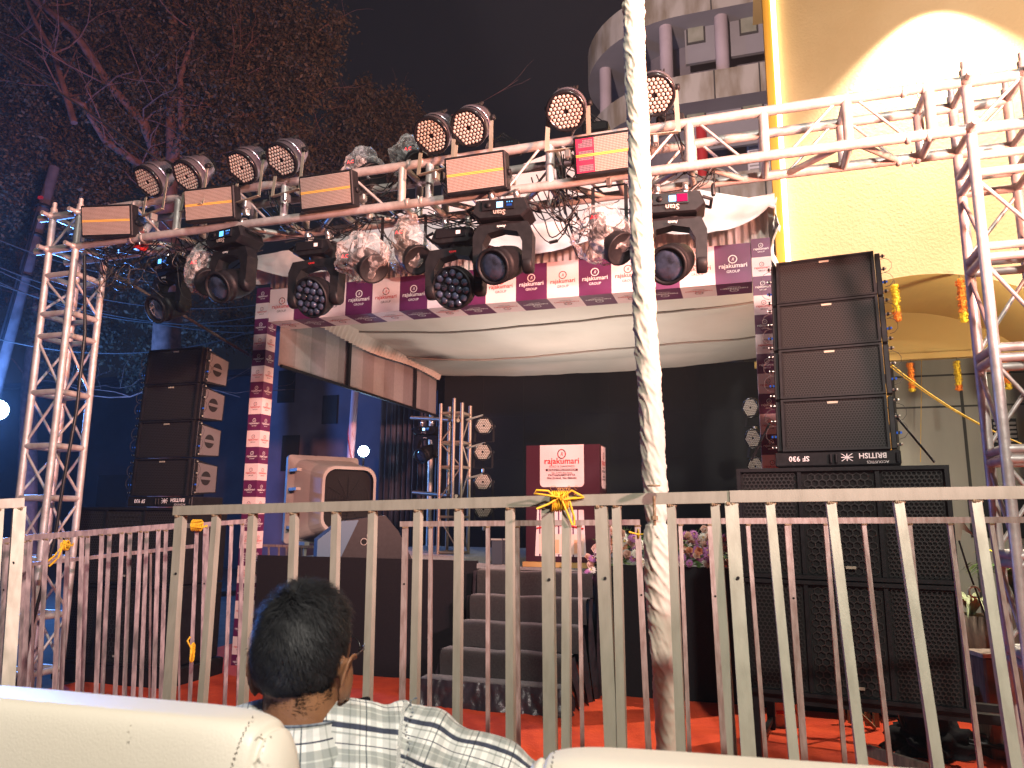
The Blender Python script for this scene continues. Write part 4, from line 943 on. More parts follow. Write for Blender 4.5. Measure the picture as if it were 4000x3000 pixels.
def unionflag(mb, o, ex, ey, h):
    w_ = h * 1.5
    for a in (-1, 1): mb.quad(o + ex * (-w_) + ey * (a * h) , o + ex * (-w_ + h * .3) + ey * (a * h), o + ex * (w_) + ey * (-a * h), o + ex * (w_ - h * .3) + ey * (-a * h), 'whtink')
    mb.quad(o - ex * w_ - ey * h * .12, o + ex * w_ - ey * h * .12, o + ex * w_ + ey * h * .12, o - ex * w_ + ey * h * .12, 'whtink'); mb.quad(o - ex * h * .12 - ey * h, o + ex * h * .12 - ey * h, o + ex * h * .12 + ey * h, o - ex * h * .12 + ey * h, 'whtink')
def array(base, yaw, labels, sublabels, zb, zsub, framelabel, tilts, shift=0):
    R = Matrix.Rotation(yaw, 4, 'Z'); e1 = R.to_3x3() @ V((1, 0, 0)); e2 = R.to_3x3() @ V((0, 1, 0))
    for i, (z, lb) in enumerate(zip(zsub, sublabels)):
        if i == 0 and 'first' not in globals(): pass
        p = V((base.x, base.y, z)) - e2 * .02 + e1 * shift
        if lb[1]: sub.matrix_basis = Matrix.Translation(p) @ R; sub['label'] = lb[0]; sub['group'] = 'subwoofers under the speaker arrays'
        else: dup(sub, p, R, lb[0], 'subwoofers under the speaker arrays')
    f = thing('speaker_rig', framelabel, 'speaker frame', V((base.x, base.y, zb)), R); T = WM(f)
    MB().box((0, .20, .045), (.70, .40, .085), 'black', T=T, ch=.006).build('frame_body', f)
    b = MB(); o = T @ V((.215, -.004, .055)); b.text('BRITISH', T @ V((.20, -.004, .072)), -e1, V((0, 0, -1)), .044, 'whtink', .02); b.text('ACOUSTICS', T @ V((.225, -.004, .026)), -e1, V((0, 0, -1)), .022, 'whtink', .0)
    b.build('lettering', f); b = MB(); b.text('SF 930', T @ V((-.21, -.004, .062)), -e1, V((0, 0, -1)), .044, 'whtink', .015); b.build('lettering', f); b = MB()
    unionflag(b, T @ V((.06, -.004, .050)), e1, V((0, 0, 1)), .022); b.build('flag_emblem', f)
    for x in (-.03, 0, .33): MB().tube([T @ V((x, -.01, .02)), T @ V((x, -.01, .07))], .009, 'black', 6).build('pin', f)
    p = V((base.x, base.y, zb + .092)); tl = 0
    for i, (lb, tt) in enumerate(zip(labels, tilts)):
        M_ = Matrix.Translation(p) @ R @ Matrix.Rotation(-radians(tt), 4, 'X')
        if lb[1]: cab.matrix_basis = M_; cab['label'] = lb[0]; cab['group'] = 'stacked line array speakers'
        else: c = copy_tree(cab); c.matrix_basis = M_; c['label'] = lb[0]; c['group'] = 'stacked line array speakers'
        p = M_ @ V((0, 0, CH + .006))
    return R
array(V((1.965, 4.50, 0)), -radians(25), [('lowest black speaker of the tall right array, just above the frame lettering', 1), ('second black speaker from the bottom of the tall right array', 0), ('third black speaker from the bottom of the tall right array', 0), ('topmost black speaker of the tall right array, against the gold wall', 0)],
      [('black subwoofer with honeycomb grille, upper one under the right array', 1), ('black subwoofer with honeycomb grille, lower one on the right steel stand', 0)], 1.755, (1.085, .415), 'black array frame with upside down lettering on the right subwoofers', (6, 10, 14, 17))
array(V((-3.09, 6.60, 0)), -A, [('lowest dark speaker of the left array behind the truss tower', 0), ('second dark speaker from the bottom of the left array', 0), ('third dark speaker from the bottom of the left array', 0), ('topmost dark speaker of the left array, showing its grey side', 0)],
      [('dark subwoofer, upper one beneath the left array behind the fence', 0), ('dark subwoofer, lower one beneath the left array on the ground', 0)], 1.50, (.83, .16), 'dark array frame with faint upside down lettering under the left array', (1, 2, 3, 4), -.34)
# stand under the right subwoofers
R = Matrix.Rotation(-radians(25), 4, 'Z'); T = Matrix.Translation(V((2.05, 4.50, 0))) @ R
t = thing('steel_stand', 'black steel table stand carrying the right subwoofers', 'stand', V((2.05, 4.5, 0)))
mb = MB()
for y in (0.0, .75): mb.box((.06, y, .385), (1.45, .05, .05), 'black', T=T)
for x in (-.64, .76): mb.box((x, .375, .385), (.05, .70, .05), 'black', T=T)
mb.box((.06, .375, .365), (1.3, .05, .04), 'black', T=T); mb.build('table_frame', t)
for x in (-.62, .74):
    for y in (0, .75): MB().box((x, y, .185), (.05, .05, .35), 'black', T=T).build('leg', t)
mb = MB()
for x in (-.62, .74): mb.box((x, .375, .08), (.03, .7, .03), 'black', T=T)
mb.build('side_rail', t)
t = thing('low_plinth', 'low dark block under the left subwoofers', 'plinth', V((-3.41, 6.70, 0))); T = Matrix.Translation(V((-3.41, 6.70, 0))) @ RS
MB().box((0, .3, .08), (1.25, .7, .15), 'black', T=T, ch=.01).build('block', t)
# straps behind the right array
for k, (x0, y0, x1, y1, lb) in enumerate(((3470, 1590, 3650, 1805, 'black ratchet strap from the right array down to the subwoofer corner'), (3008, 1650, 2935, 1800, 'thin black strap left of the right array'))):
    tag(MB().tube([at(x0, y0, 4.75), at(x1, y1, 4.85)], .008, 'black', 5).build('ratchet_strap'), lb, 'strap')
# ================================================================= podium box and things on the stage
pt = onv(2056, 1741, 6.75); pr = onv(2341, 1741, 6.75); pw = (pr - pt).dot(U); s0, v0_, _ = sv(pt); ztp = pt.z
t = thing('advertising_box', 'tall wine red box kiosk printed with a pink address panel, on the stage', 'kiosk', S(s0 + pw / 2, v0_ + .2, SZ))
d_ = .34; mb = MB()
mb.box((s0 + pw / 2, v0_ + d_ / 2, (SZ + .05 + ztp) / 2), (pw, d_, ztp - SZ - .05), 'wine', T=RS); mb.build('box_body', t)
MB().box((s0 + pw / 2, v0_ + d_ / 2, SZ + .025), (pw + .05, d_ + .05, .045), 'goldink', T=RS).build('plinth', t)
mb = MB()
def card(mb, o, ex, cw, ch, nrm, small=False):      # o = top left of the pink panel
    ez = V((0, 0, ch / .305))
    r = .035; pts = [V((0, 0)), V((0, -ch + r))] + [V((r - r * cos(a), -ch + r - r * sin(a))) for a in [i * pi / 10 for i in range(1, 6)]] + [V((cw - r + r * sin(a), -ch + r - r * cos(a))) for a in [i * pi / 10 for i in range(0, 6)]] + [V((cw, 0))]
    mb.add([o + ex * p.x + ez * p.y for p in pts], [list(range(len(pts)))], 'paper')
    q = o + nrm * .003; c = q + ex * cw / 2; k = cw / .37
    logo(mb, c - ez * .075, ex, ez, .042 * min(1, k * 1.2), 'blkink', 'redink'); k2 = k
    mb.text('rajakumari', c - ez * .155, ex * k2, ez, .070, 'redink', .014); mb.text('GOLD & DIAMONDS', c - ez * .185, ex * k2, ez, .0235, 'blkink')
    mb.quad(c + ex * (-.135 * k) - ez * .197, c + ex * (.135 * k) - ez * .197, c + ex * (.135 * k) - ez * .214, c + ex * (-.135 * k) - ez * .214, 'blkink')
    mb.text('MANUFACTURER & WHOLESALER', c - ez * .211 + nrm * .002, ex * k2, ez, .0155, 'whtink', .01); mb.text('Opp. KSRTC Bus Stand,', c - ez * .235, ex * k2, ez, .018, 'blkink')
    mb.text('PATHANAMTHITTA', c - ez * .257, ex * k2, ez, .0255, 'blkink', .018); mb.text('9061014444, 9061884444', c - ez * .281, ex * k2, ez, .0235, 'blkink', .014)
card(mb, S(s0 + .135, v0_ - .003, ztp), U, .42, .345, -W); mb.build('address_panel', t)
mb = MB(); card(mb, S(s0 + pw + .003, v0_ + .07, ztp - .01), W, .21, .345, U); mb.build('side_panel', t)
mb = MB(); c = S(s0 + pw * .52, v0_ - .004, ztp - .43)
mb.text('ഇനി', c, U, ez, .060, 'goldink', .006); mb.text('പത്തനംതിട്ട', c - ez * .065, U, ez, .055, 'goldink', .006)
mb.tube([c + U * (-.10 + .03 * cos(a)) + ez * (.03 + .02 * sin(a)) for a in [i * .5 for i in range(9)]], .002, 'goldink', 4); mb.build('gold_lettering', t); mb = MB(); mb.tube([c + U * (.10 + .03 * cos(a) + .01 * a) + ez * (.03 + .02 * sin(a)) for a in [i * .5 for i in range(9)]], .002, 'goldink', 4)
mb.build('gold_flourish', t)
mb = MB(); c = S(s0 + pw * .47, v0_ - .006, SZ + .10)    # printed shop front at the foot of the box
mb.quad(c - U * .24, c + U * .24, c + U * .22 + ez * .42, c - U * .22 + ez * .42, 'paper')
for k in range(9): a = c + U * (-.2 + k * .045) - W * .002; mb.quad(a, a + U * .012, a + U * .012 + ez * .42, a + ez * .42, 'purple')
mb.quad(c - U * .20 - W * .004 + ez * .02, c + U * .22 - W * .004 + ez * .02, c + U * .22 - W * .004 + ez * .20, c - U * .20 - W * .004 + ez * .20, 'flp')
for k in range(4): a = c + U * (-.17 + k * .10) - W * .006 + ez * .03; mb.quad(a, a + U * .06, a + U * .06 + ez * .12, a + ez * .12, 'flo')
mb.tube([c + U * (-.22 + .44 * i / 12) - W * .01 + ez * (.25 + .03 * sin(pi * i / 12)) for i in range(13)], .008, 'redink', 5)
mb.build('printed_picture', t)
for x, lb, m in ((1938, 'small dark blue box on the stage floor left of the kiosk', 'darkw'), (1985, 'small dark green box on the stage floor beside the kiosk', 'trouser')):
    p = onz(x, 2205, SZ + .002); t = thing('small_box', lb, 'box', p, RS); Tt = WM(t)
    p2 = MB().box((0, .06, .12), (.105, .11, .24), m, T=Tt, ch=.004).build('carton', t); MB().box((0, .0, .235), (.107, .014, .016), 'grey', T=Tt).build('lid_edge', t)
# big grey mist fan
p = onv(1260, 2100, 7.6); t = thing('drum_fan', 'big grey plastic fan with a round cornered black mouth on the stage left corner', 'fan', V((p.x, p.y, SZ)))
Rf = Matrix.Translation(onv(1325, 1950, 7.7)) @ Matrix.Rotation(radians(34), 4, 'Z') @ Matrix.Scale(1.08, 4); 
def rr(w_, h_, r, y, ox=0):
    o = []
    for cx, cz, a0 in ((w_ - r, h_ - r, 0), (-w_ + r, h_ - r, 90), (-w_ + r, -h_ + r, 180), (w_ - r, -h_ + r, 270)):
        for k in range(6): a = radians(a0 + 18 * k); o.append(V((cx + r * cos(a) + ox, y, cz + r * sin(a))))
    return o
mb = MB(); secs = [rr(.36, .43, .05, .30, -.10), rr(.40, .47, .04, .30, -.10), rr(.40, .47, .04, .24, -.10), rr(.36, .42, .10, .18, -.08), rr(.33, .37, .12, .0, 0), rr(.31, .35, .14, -.16, .04), rr(.30, .34, .14, -.18, .04), rr(.27, .31, .12, -.18, .04), rr(.26, .30, .12, -.05, .04)]
vs = [Rf @ q for s_ in secs for q in s_]; N = 24
mb.add(vs, [(i * N + k, i * N + (k + 1) % N, (i + 1) * N + (k + 1) % N, (i + 1) * N + k) for i in range(len(secs) - 1) for k in range(N)], 'grey', False)
for k in range(4): mb.box((-.46, .10, -.3 + k * .2), (.05, .25, .03), 'grey', T=Rf)
mb.build('shell', t)
mb = MB(); n_ = 3 * N; mb.add([v_ + (Rf.to_3x3() @ V((0, -.002, 0))) for v_ in vs[-n_:]], [(i * N + k, i * N + (k + 1) % N, (i + 1) * N + (k + 1) % N, (i + 1) * N + k) for i in (1,) for k in range(N)], 'void', False); mb.add([Rf @ q for q in rr(.262, .302, .12, -.12, .04)], [list(range(N))], 'void'); mb.build('mouth', t)
mb = MB()
for k in range(1, 8): mb.lathe([(.033 * k, 0), (.033 * k + .004, 0)], 'black', (.04, -.155, 0), (0, 1, 0), 28, T=Rf)
for k in range(12): a = 2 * pi * k / 12; mb.tube([(.04, -.155, 0), (.04 + .25 * cos(a), -.155, .25 * sin(a))], .003, 'black', 4, T=Rf)
mb.build('grille', t)
mb = MB()
for s_ in (-.38, .28): mb.box((s_, .05, -.47), (.05, .4, .06), 'grey', T=Rf)
zb_ = (Rf @ V((0, 0, -.5))).z
for s_ in (-.38, .28):
    for y in (-.1, .2): q = Rf @ V((s_, y, -.5)); mb.tube([q, V((q.x, q.y, SZ))], .02, 'grey', 8)
mb.build('feet', t)
# stage monitor wedge
t = thing('stage_monitor', 'black stage monitor wedge with blue top face, in front of the grey fan', 'stage monitor', onv(1400, 2180, 6.8)); T = Matrix.Translation(V((t.location.x, t.location.y, SZ))) @ Matrix.Rotation(radians(20), 4, 'Z')
mb = MB(); P8 = [(-.42, 0), (-.42, .22), (-.20, .40), (.22, .46), (.36, .30), (.52, 0)]
vs = [(x, y, z) for y in (-.18, .2) for x, z in P8]; mb.add(vs, [tuple(range(6)), tuple(range(11, 5, -1))] + [(i, i + 6, (i + 1) % 6 + 6, (i + 1) % 6) for i in range(6) if i not in (0, 1)], 'black', T=T)
mb.build('cabinet', t); mb = MB()
for i in (0, 1): mb.add([vs[i], vs[i + 1], vs[i + 7], vs[i + 6]], [(0, 1, 2, 3)], 'bluep', T=T)
mb.add([(-.425, -.184, .0), (-.22, -.184, 0), (-.04, -.184, .41), (-.20, -.184, .40), (-.425, -.184, .22)], [(0, 1, 2, 3, 4)], 'bluep', T=T)
mb.build('blue_face', t); mb = MB()
for x, z in ((.02, .2), (.08, .26)): mb.disc((x, -.183, z), (0, -1, 0), .028, 'void', 14, T=T); mb.lathe([(.028, 0), (.034, .004), (.036, 0)], 'grey', (x, -.182, z), (0, -1, 0), 16, T=T)
mb.build('cable_ports', t)
# ================================================================= flowers
rd = random.Random(11)
def bloom_mesh(kind):
    mb = MB()
    if kind in ('flw', 'fly'):
        for l in range(3):
            n = 14 - l * 3
            for k in range(n):
                a = 2 * pi * k / n + l * .3; r = .030 - l * .007; h = .004 + l * .008; c = V((cos(a), sin(a), 0)); s_ = V((-sin(a), cos(a), 0)) * .005
                mb.add([c * .004, c * r * .6 + s_ + V((0, 0, h)), c * r + V((0, 0, h * .8)), c * r * .6 - s_ + V((0, 0, h))], [(0, 1, 2, 3)], kind)
        mb.ball((0, 0, .006), .006, 'flyel', 8, 5)
    else:
        for l in range(4):
            for k in range(5):
                a = 2 * pi * k / 5 + l * .7; r = .024 - l * .005; c = V((cos(a), sin(a), 0)); s_ = V((-sin(a), cos(a), 0))
                mb.add([c * r * .3 - s_ * r * .4, c * r * .3 + s_ * r * .4, c * r + s_ * r * .7 + V((0, 0, .018 + l * .003)), c * r + V((0, 0, .024 + l * .003)) * 1, c * r - s_ * r * .7 + V((0, 0, .018 + l * .003))], [(0, 1, 2, 3, 4)], kind)
    return mb
def arrangement(sc_, wd, label, droopleft=False):
    t = thing('flower_arrangement', label, 'flowers', S(sc_, FV + .06, 1.045)); o0 = WM(t).translation
    lf = MB()
    for i in range(170):
        a = rd.uniform(-1, 1); h = rd.random() * .27 * (1 - .35 * a * a); p = o0 + U * a * wd + W * rd.uniform(-.08, .08) + ez * h; d = V((rd.uniform(-1, 1), rd.uniform(-1, .2), rd.uniform(-.3, 1))).normalized(); s_ = d.orthogonal().normalized() * .012
        lf.add([p, p + d * .04 + s_, p + d * .09, p + d * .04 - s_], [(0, 1, 2, 3)], 'green')
    lf.build('foliage', t)
    protos = {}
    for i in range(64):
        k = rd.choice(['flw', 'flw', 'flw', 'fly', 'fly', 'fly', 'flo', 'flp', 'flp'])
        a = rd.uniform(-1, 1); h = (.03 + rd.random() * .27) * (1 - .3 * a * a); x = a * wd
        if droopleft and i < 8: x = -wd - .02 - rd.random() * .08; h = rd.uniform(-.14, .08)
        p = V((0, 0, 0)) + U * x - W * (.06 + rd.random() * .06) + ez * h
        d = V((rd.uniform(-.5, .5), -1, rd.uniform(-.1, .7))).normalized(); q = d.to_track_quat('Z', 'Y').to_matrix().to_4x4()
        nm = {'flw': 'white_bloom', 'fly': 'violet_bloom', 'flo': 'orange_rose', 'flp': 'peach_rose', 'flyel': 'yellow_rose'}[k]
        if k not in protos: ob = bloom_mesh(k).build(nm); ob.parent = t; protos[k] = ob
        else: ob = protos[k].copy(); COL.objects.link(ob)
        ob.matrix_basis = Matrix.Translation(p) @ q @ Matrix.Scale(rd.uniform(1.1, 1.6), 4)
arrangement(-1.07, .19, 'flower arrangement left of the cloth pole, trailing violet blooms over the panel', True)
arrangement(-.38, .20, 'flower arrangement with white, violet and peach blooms, right of the cloth pole')
# ================================================================= garlands
def garland(x, y0, y1, v_, order, label):
    a, b = onv(x, y0, v_), onv(x, y1, v_); L = (a - b).length; t = thing('marigold_garland', label, 'garland', a, None, 'marigold garlands hanging from the gold porch'); r = .042
    MB().tube([a + ez * .05, a - ez * (L - .05)], .003, 'wire', 4).build('string', t); z = 0; parts = {}
    rdg = random.Random(int(x)); n = int(L / .030)
    for i in range(n):
        f = i / n; m = order[0] if f < order[2] else order[1]; mb = parts.setdefault(m, MB())
        c = a - ez * (z + .02) + V((rdg.uniform(-.008, .008), rdg.uniform(-.008, .008), 0)); z += L / n
        for k in range(70):
            g = rdg.uniform(0, 2 * pi); th = rdg.uniform(-1.2, 1.2); d = V((cos(g) * cos(th), sin(g) * cos(th), sin(th) * .6)); q = c + d * r * rdg.uniform(.55, .95); s1 = d.orthogonal().normalized(); s2 = d.cross(s1); w_ = rdg.uniform(.006, .011); s1 = (s1 * cos(g * 7) + s2 * sin(g * 7))
            s2 = d.cross(s1); mb.add([q - s1 * w_ - s2 * w_ * .6, q + s1 * w_ - s2 * w_ * .4 + d * .004, q + s1 * w_ * .7 + s2 * w_ + d * .006, q - s1 * w_ * .8 + s2 * w_], [(0, 1, 2, 3)], m)
        mb.ball(c, (r * .62, r * .62, .02), m, 8, 5)
    for m, mb in parts.items(): mb.build('yellow_blooms' if m == 'mary' else 'orange_blooms', t)
garland(3494, 1112, 1252, VW - .05, ('mary', 'maro', .72), 'yellow marigold garland with orange tip, nearest the right speaker array')
garland(3748, 1092, 1256, VW - .05, ('maro', 'mary', .72), 'orange marigold garland with yellow tip, hanging from the arch beside the truss tower')
garland(3556, 1416, 1527, VW + 1.4, ('maro', 'mary', .82), 'small orange marigold garland on the lintel, left one of three')
garland(3736, 1410, 1523, VW + 1.4, ('mary', 'maro', .75), 'small yellow marigold garland on the lintel, middle one of three')
garland(3926, 1410, 1518, VW + 1.4, ('maro', 'mary', .75), 'small orange marigold garland on the lintel, behind the tower braces')
mb = MB(); 
for dz in (0, .03): mb.tube(droop(onv(3470, 1425, 7.4) + ez * dz, onv(3990, 1735, 6.2), .06, 16), .005, 'rope', 5)
tag(mb.build('taut_rope'), 'pale yellow ropes running diagonally from the right array to the tower', 'rope')
mb = MB(); mb.tube([onv(3600, 1400, VW + 2.4), onv(3596, 1805, VW + 2.4)], .004, 'rope', 4); tag(mb.build('hanging_rope'), 'thin yellow cord hanging straight down the grey clad wall', 'rope')

# ================================================================= barriers
def barrier(label, rail, Y, bars, m, rw, bw_, posts=(), ybot=2950, group='steel crowd barriers', lean=.95, Yf=None, zrail=None):
    (x0, y0), (x1, y1) = rail; Y0, Y1 = Y
    a, b = at(x0, y0, Y0), at(x1, y1, Y1); t = thing('crowd_barrier', label, 'barrier', V(((a.x + b.x) / 2, (a.y + b.y) / 2, 0)), None, group)
    d = (b - a).normalized(); nrm = V((0, 1, 0))
    mb = MB(); mb.bar(a, b, rw, rw, m, d.cross(ez)); mb.build('top_rail', t)
    bots = []
    def px(x, y): # point on the rail line seen at x
        f = (x - x0) / (x1 - x0); lo, hi = 0, 1
        for _ in range(30):
            k = (lo + hi) / 2; p = a.lerp(b, k); q = p - CP; sx = 2000 + F * q.dot(_r) / q.dot(_fw)
            if sx < x: lo = k
            else: hi = k
        return a.lerp(b, (lo + hi) / 2)
    for i, br in enumerate(bars):
        xt, xb, yb = br[:3]; wide = len(br) > 3
        p = px(xt, 0); q = at(xb, yb, p.y * lean); dd = (q - p) / (p.z - q.z); p2 = p - ez * rw * .5; e = p + dd * (p.z - .10)
        w_ = bw_ * (1.5 if wide else 1); mb = MB(); mb.bar(p2, e, w_, bw_ * 1.0, m, d)
        for k in range(5): mb.ball(p2 + V((math.sin(k * 9) * w_ * .4, -bw_ * .45, -.004)), .006, 'weld', 6, 4)
        if wide: 
            hp = p.lerp(q, .35); mb.disc(hp - V((0, bw_ * .52, 0)) + V((0, -.001, 0)), (0, -1, 0), .005, 'void', 10)
        mb.build('post' if wide else 'bar', t); bots.append(e)
    mb = MB(); mb.bar(bots[0], bots[-1], rw, rw, m, d.cross(ez)); mb.build('bottom_rail', t)
    mb = MB()
    for e in (bots[0], bots[-1]): mb.bar(V((e.x - .0, e.y - .25, .02)), V((e.x, e.y + .25, .02)), .04, .03, m, (1, 0, 0)); mb.bar(e, V((e.x, e.y, .03)), .03, .03, m, (1, 0, 0))
    mb.build('feet', t); return t, px
nearA, pxA = barrier('weathered steel barrier behind the seated man, its top rail ending at the left', ((688, 1995), (2190, 1956)), (2.85, 2.35), [(709, 660, 2735, 1), (848, 791, 2741), (990, 949, 2760), (1152, 1128, 2760), (1315, 1295, 2760), (1458, 1436, 2741), (1635, 1620, 2751), (1794, 1787, 2823), (1993, 1996, 2868), (2140, 2151, 2887, 1)], 'galv', .034, .0245, lean=.96)
nearB, _ = barrier('weathered steel barrier in the middle, in front of the white cloth pole', ((2192, 1956), (2868, 1941)), (2.35, 2.18), [(2213, 2213, 2887), (2348, 2389, 2887, 1), (2408, 2430, 2887), (2621, 2661, 2905), (2792, 2860, 2918)], 'galv', .034, .0245, lean=.95)
nearC, _ = barrier('weathered steel barrier at the right, in front of the subwoofers', ((2850, 1940), (4110, 1922)), (2.18, 1.98), [(2855, 2923, 2925, 1), (3005, 3100, 2944), (3242, 3366, 2963), (3505, 3663, 2988), (3806, 3967, 3000), (4090, 4280, 3000)], 'galv', .034, .0245, lean=.93)
midA, _ = barrier('rust tinted barrier in the second row, in front of the stage steps', ((1565, 2047), (2500, 2040)), (3.75, 3.55), [(1584, 1571, 2741, 1), (1683, 1678, 2767), (1906, 1906, 2829), (2022, 2026, 2887), (2150, 2155, 2887), (2262, 2275, 2887), (2376, 2392, 2887), (2490, 2532, 2887, 1)], 'rusty', .026, .018, lean=.98)
midB, _ = barrier('rust tinted barrier in the second row, in front of the right subwoofers', ((2640, 2036), (4080, 2030)), (3.5, 3.2), [(2657, 2692, 2905), (2774, 2828, 2918, 1), (2920, 2989, 2931), (3075, 3141, 2944, 1), (3223, 3299, 2963), (3372, 3477, 2975), (3550, 3640, 2980), (3708, 3831, 3000), (3869, 4010, 2900), (4040, 4180, 2900)], 'rusty', .026, .018, lean=.97)
nl, _ = barrier('bare steel barrier at the far left edge, its end post with a bolt hole', ((-420, 1990), (92, 1963)), (2.5, 2.75), [(-380, -460, 2685), (-240, -310, 2685), (-110, -170, 2685), (0, -45, 2685), (78, 30, 2675, 1)], 'galv', .034, .026)
lb1, _ = barrier('brownish barrier on the left with a yellow rope knot, in front of the dark street', ((60, 2103), (700, 2052)), (3.7, 4.05), [(120, 92, 2685), (184, 152, 2685), (237, 214, 2690), (322, 304, 2690), (399, 376, 2695), (478, 450, 2700), (550, 520, 2710), (620, 600, 2720)], 'rust2', .026, .021, lean=.98)
lb2, _ = barrier('brownish barrier just behind it on the left, its bars showing between the front ones', ((-80, 2118), (960, 2036)), (3.95, 4.5), [(28, 5, 2685, 1), (100, 78, 2685), (268, 240, 2690), (345, 320, 2690), (430, 400, 2695), (510, 486, 2700), (575, 550, 2710), (650, 628, 2720), (770, 742, 2720), (806, 790, 2735, 1), (905, 878, 2740), (948, 930, 2750)], 'rust2', .026, .021, lean=.98)
fb, _ = barrier('pale distant barrier rail beyond the left barriers by the subwoofers', ((110, 2205), (770, 2132)), (5.2, 5.6), [(130, 128, 2500), (330, 325, 2500), (500, 495, 2500), (590, 585, 2600), (700, 700, 2400)], 'rust2', .026, .014, lean=1)
sbk, _ = barrier('small barrier on the stage left behind the fan feet', ((1010, 2130), (1290, 2138)), (8.2, 8.0), [(1020, 1020, 2300), (1050, 1050, 2300), (1090, 1088, 2300), (1120, 1118, 2300), (1150, 1148, 2300), (1180, 1178, 2300), (1240, 1238, 2300), (1270, 1268, 2300)], 'rust2', .026, .014, lean=1)
# rope ties
def knot(label, c, d1, n, r, tails, m='rope', tr=.0032, loops=True, rad=.022):
    mb = MB(); c = V(c); rk = random.Random(int(c.x * 1000))
    for i in range(n):
        off = d1 * (i - n / 2) * tr * 2.1; mb.tube([c + off + V((0, cos(a) * rad, sin(a) * r)) + V((rk.uniform(-.001, .001), 0, 0)) for a in [k * 2 * pi / 12 for k in range(13)]], tr, m, 6)
    for tl in tails: mb.tube([c + V(q) for q in tl], tr, m, 6)
    o = mb.build('rope_tie'); tag(o, label, 'rope tie', 'yellow rope ties on the barriers')
kc = at(2190, 1958, 2.345); kf = .00081
def kp(*q): return [V((x * kf, -.03 - (i % 3) * .006, -y * kf)) for i, (x, y) in enumerate(q)]
knot('yellow rope wound around the near top rail with a looped bow, below the kiosk', kc, V((1, 0, 0)), 8, .030, [kp((-20, -10), (-50, -38), (-95, -40), (-105, -28), (-60, -22), (-10, -14)), kp((-10, -12), (-50, 12), (-95, 30)), kp((0, -12), (40, -40), (80, -18), (60, -14), (10, -5)), kp((0, -10), (20, 40), (40, 88), (50, 90), (48, 60), (30, 0)), kp((-15, -30), (0, 0), (10, -30), (-5, -20)), kp((20, -10), (55, -10), (85, -14))], rad=.025)
knot('yellow rope lashed around the left end post of the near barrier', at(772, 2052, 4.35), V((1, 0, 0)), 5, .03, [kp((-30, -20), (40, -32), (60, -25), (-20, 10)), kp((-30, 10), (50, 15), (90, 0), (60, 10))], tr=.005, rad=.03)
knot('orange yellow rope knot with two tails on the left barrier', at(255, 2130, 3.8), V((1, 0, 0)), 4, .022, [[V((0, -.02, 0)), V((-.03, -.03, -.05)), V((-.07, -.03, -.085))], [V((0, -.02, 0)), V((-.01, -.03, -.06)), V((-.05, -.03, -.10))], [V((0, -.02, .01)), V((.05, -.02, .0)), V((.05, -.02, .012))]], tr=.005, rad=.02)
knot('short yellow rope tie low on the left barrier post', at(752, 2545, 4.2), V((0, 0, 1)), 6, .022, [[V((0, -.02, .02)), V((-.02, -.03, .06)), V((-.01, -.02, .08))]], tr=.005, rad=.022)
knot('small yellow tie holding the cloth pole to the second row barrier', at(2492, 2083, 3.0), V((0, 0, 1)), 2, .016, [kp((-50, -5), (0, 5), (45, -2)), kp((-50, -8), (-10, 4), (45, 2))], tr=.0028, rad=.018)
t = thing('hanging_bolt', 'dark bolt with nut hanging under the near rail beside the cloth pole', 'bolt', at(2556, 1985, 2.2)); c = WM(t).translation
MB().tube([c + ez * .035, c - ez * .05], .0045, 'weld', 8).build('shank', t); MB().lathe([(.0, -.006), (.010, -.006), (.010, .006), (0, .006)], 'weld', c - ez * .028, ez, 6, smooth=False).build('nut', t); MB().lathe([(0, 0), (.02, 0), (.02, .004), (0, .006)], 'weld', c + ez * .063, ez, 10).build('washer', t)

# ================================================================= white cloth pole
cl = [(2471, -60), (2471, 0), (2492, 500), (2510, 1050), (2524, 1330), (2545, 1640), (2562, 1925), (2572, 2203), (2592, 2520), (2610, 2900)]
pts = [at(x, y, 2.95) for x, y in cl]; d = (pts[-1] - pts[-2]); d = d / -d.z; pts.append(pts[-1] + d * (pts[-1].z - .02))
d = (pts[0] - pts[1]).normalized(); pts.insert(0, pts[0] + d * 1.0)
t = thing('cloth_wrapped_pole', 'tall pole spirally wrapped in cream white cloth, crossing the whole picture', 'pole', V((pts[-1].x, pts[-1].y, 0)))
def pz(z):
    for p, q in zip(pts, pts[1:]):
        if q.z <= z <= p.z: return p.lerp(q, (p.z - z) / (p.z - q.z))
    return pts[0] if z > pts[0].z else pts[-1]
zt, zbm = pts[0].z, pts[-1].z
def wrapf(a, b):
    z = zt + (zbm - zt) * b; c = pz(z); g = 2 * pi * a; th = g + z * 7.0
    tw = g + z * 8.5; rn = noise.noise(V((cos(tw) * 1.3, sin(tw) * 1.3, z * 9))); rn2 = noise.noise(V((cos(tw) * 2.6, sin(tw) * 2.6, z * 17 + 5)))
    nz = noise.noise(V((cos(g) * 1.5, sin(g) * 1.5, z * 3))); th += 1.2 * nz
    fold = .0016 * sin(th + z * 4) + max(0, 1 - 3.2 * abs(rn)) ** 2 * .0065 + max(0, 1 - 3.2 * abs(rn2)) ** 2 * .0035 + abs(sin(th * 1.5 + z * 22 + 2.5 * nz)) ** .6 * .0022 * (.5 + .8 * noise.noise(V((cos(g), sin(g), z * 2.2 + 7)))) + abs(sin(th * 2.5 + z * 47 + 2 * nz)) * .0012
    bul = 1 + .10 * noise.noise(V((0, 0, z * 2.3))) + (.22 * math.exp(-((z - 1.28) / .22) ** 2) if z < 1.42 else 0) - (.22 * math.exp(-((z - 1.42) / .03) ** 2))
    r = (.0415 + fold) * bul; return c + V((cos(g), sin(g), 0)) * r
MB().grid(wrapf, 56, 700, 'wrapcl').build('cloth_wrap', t)
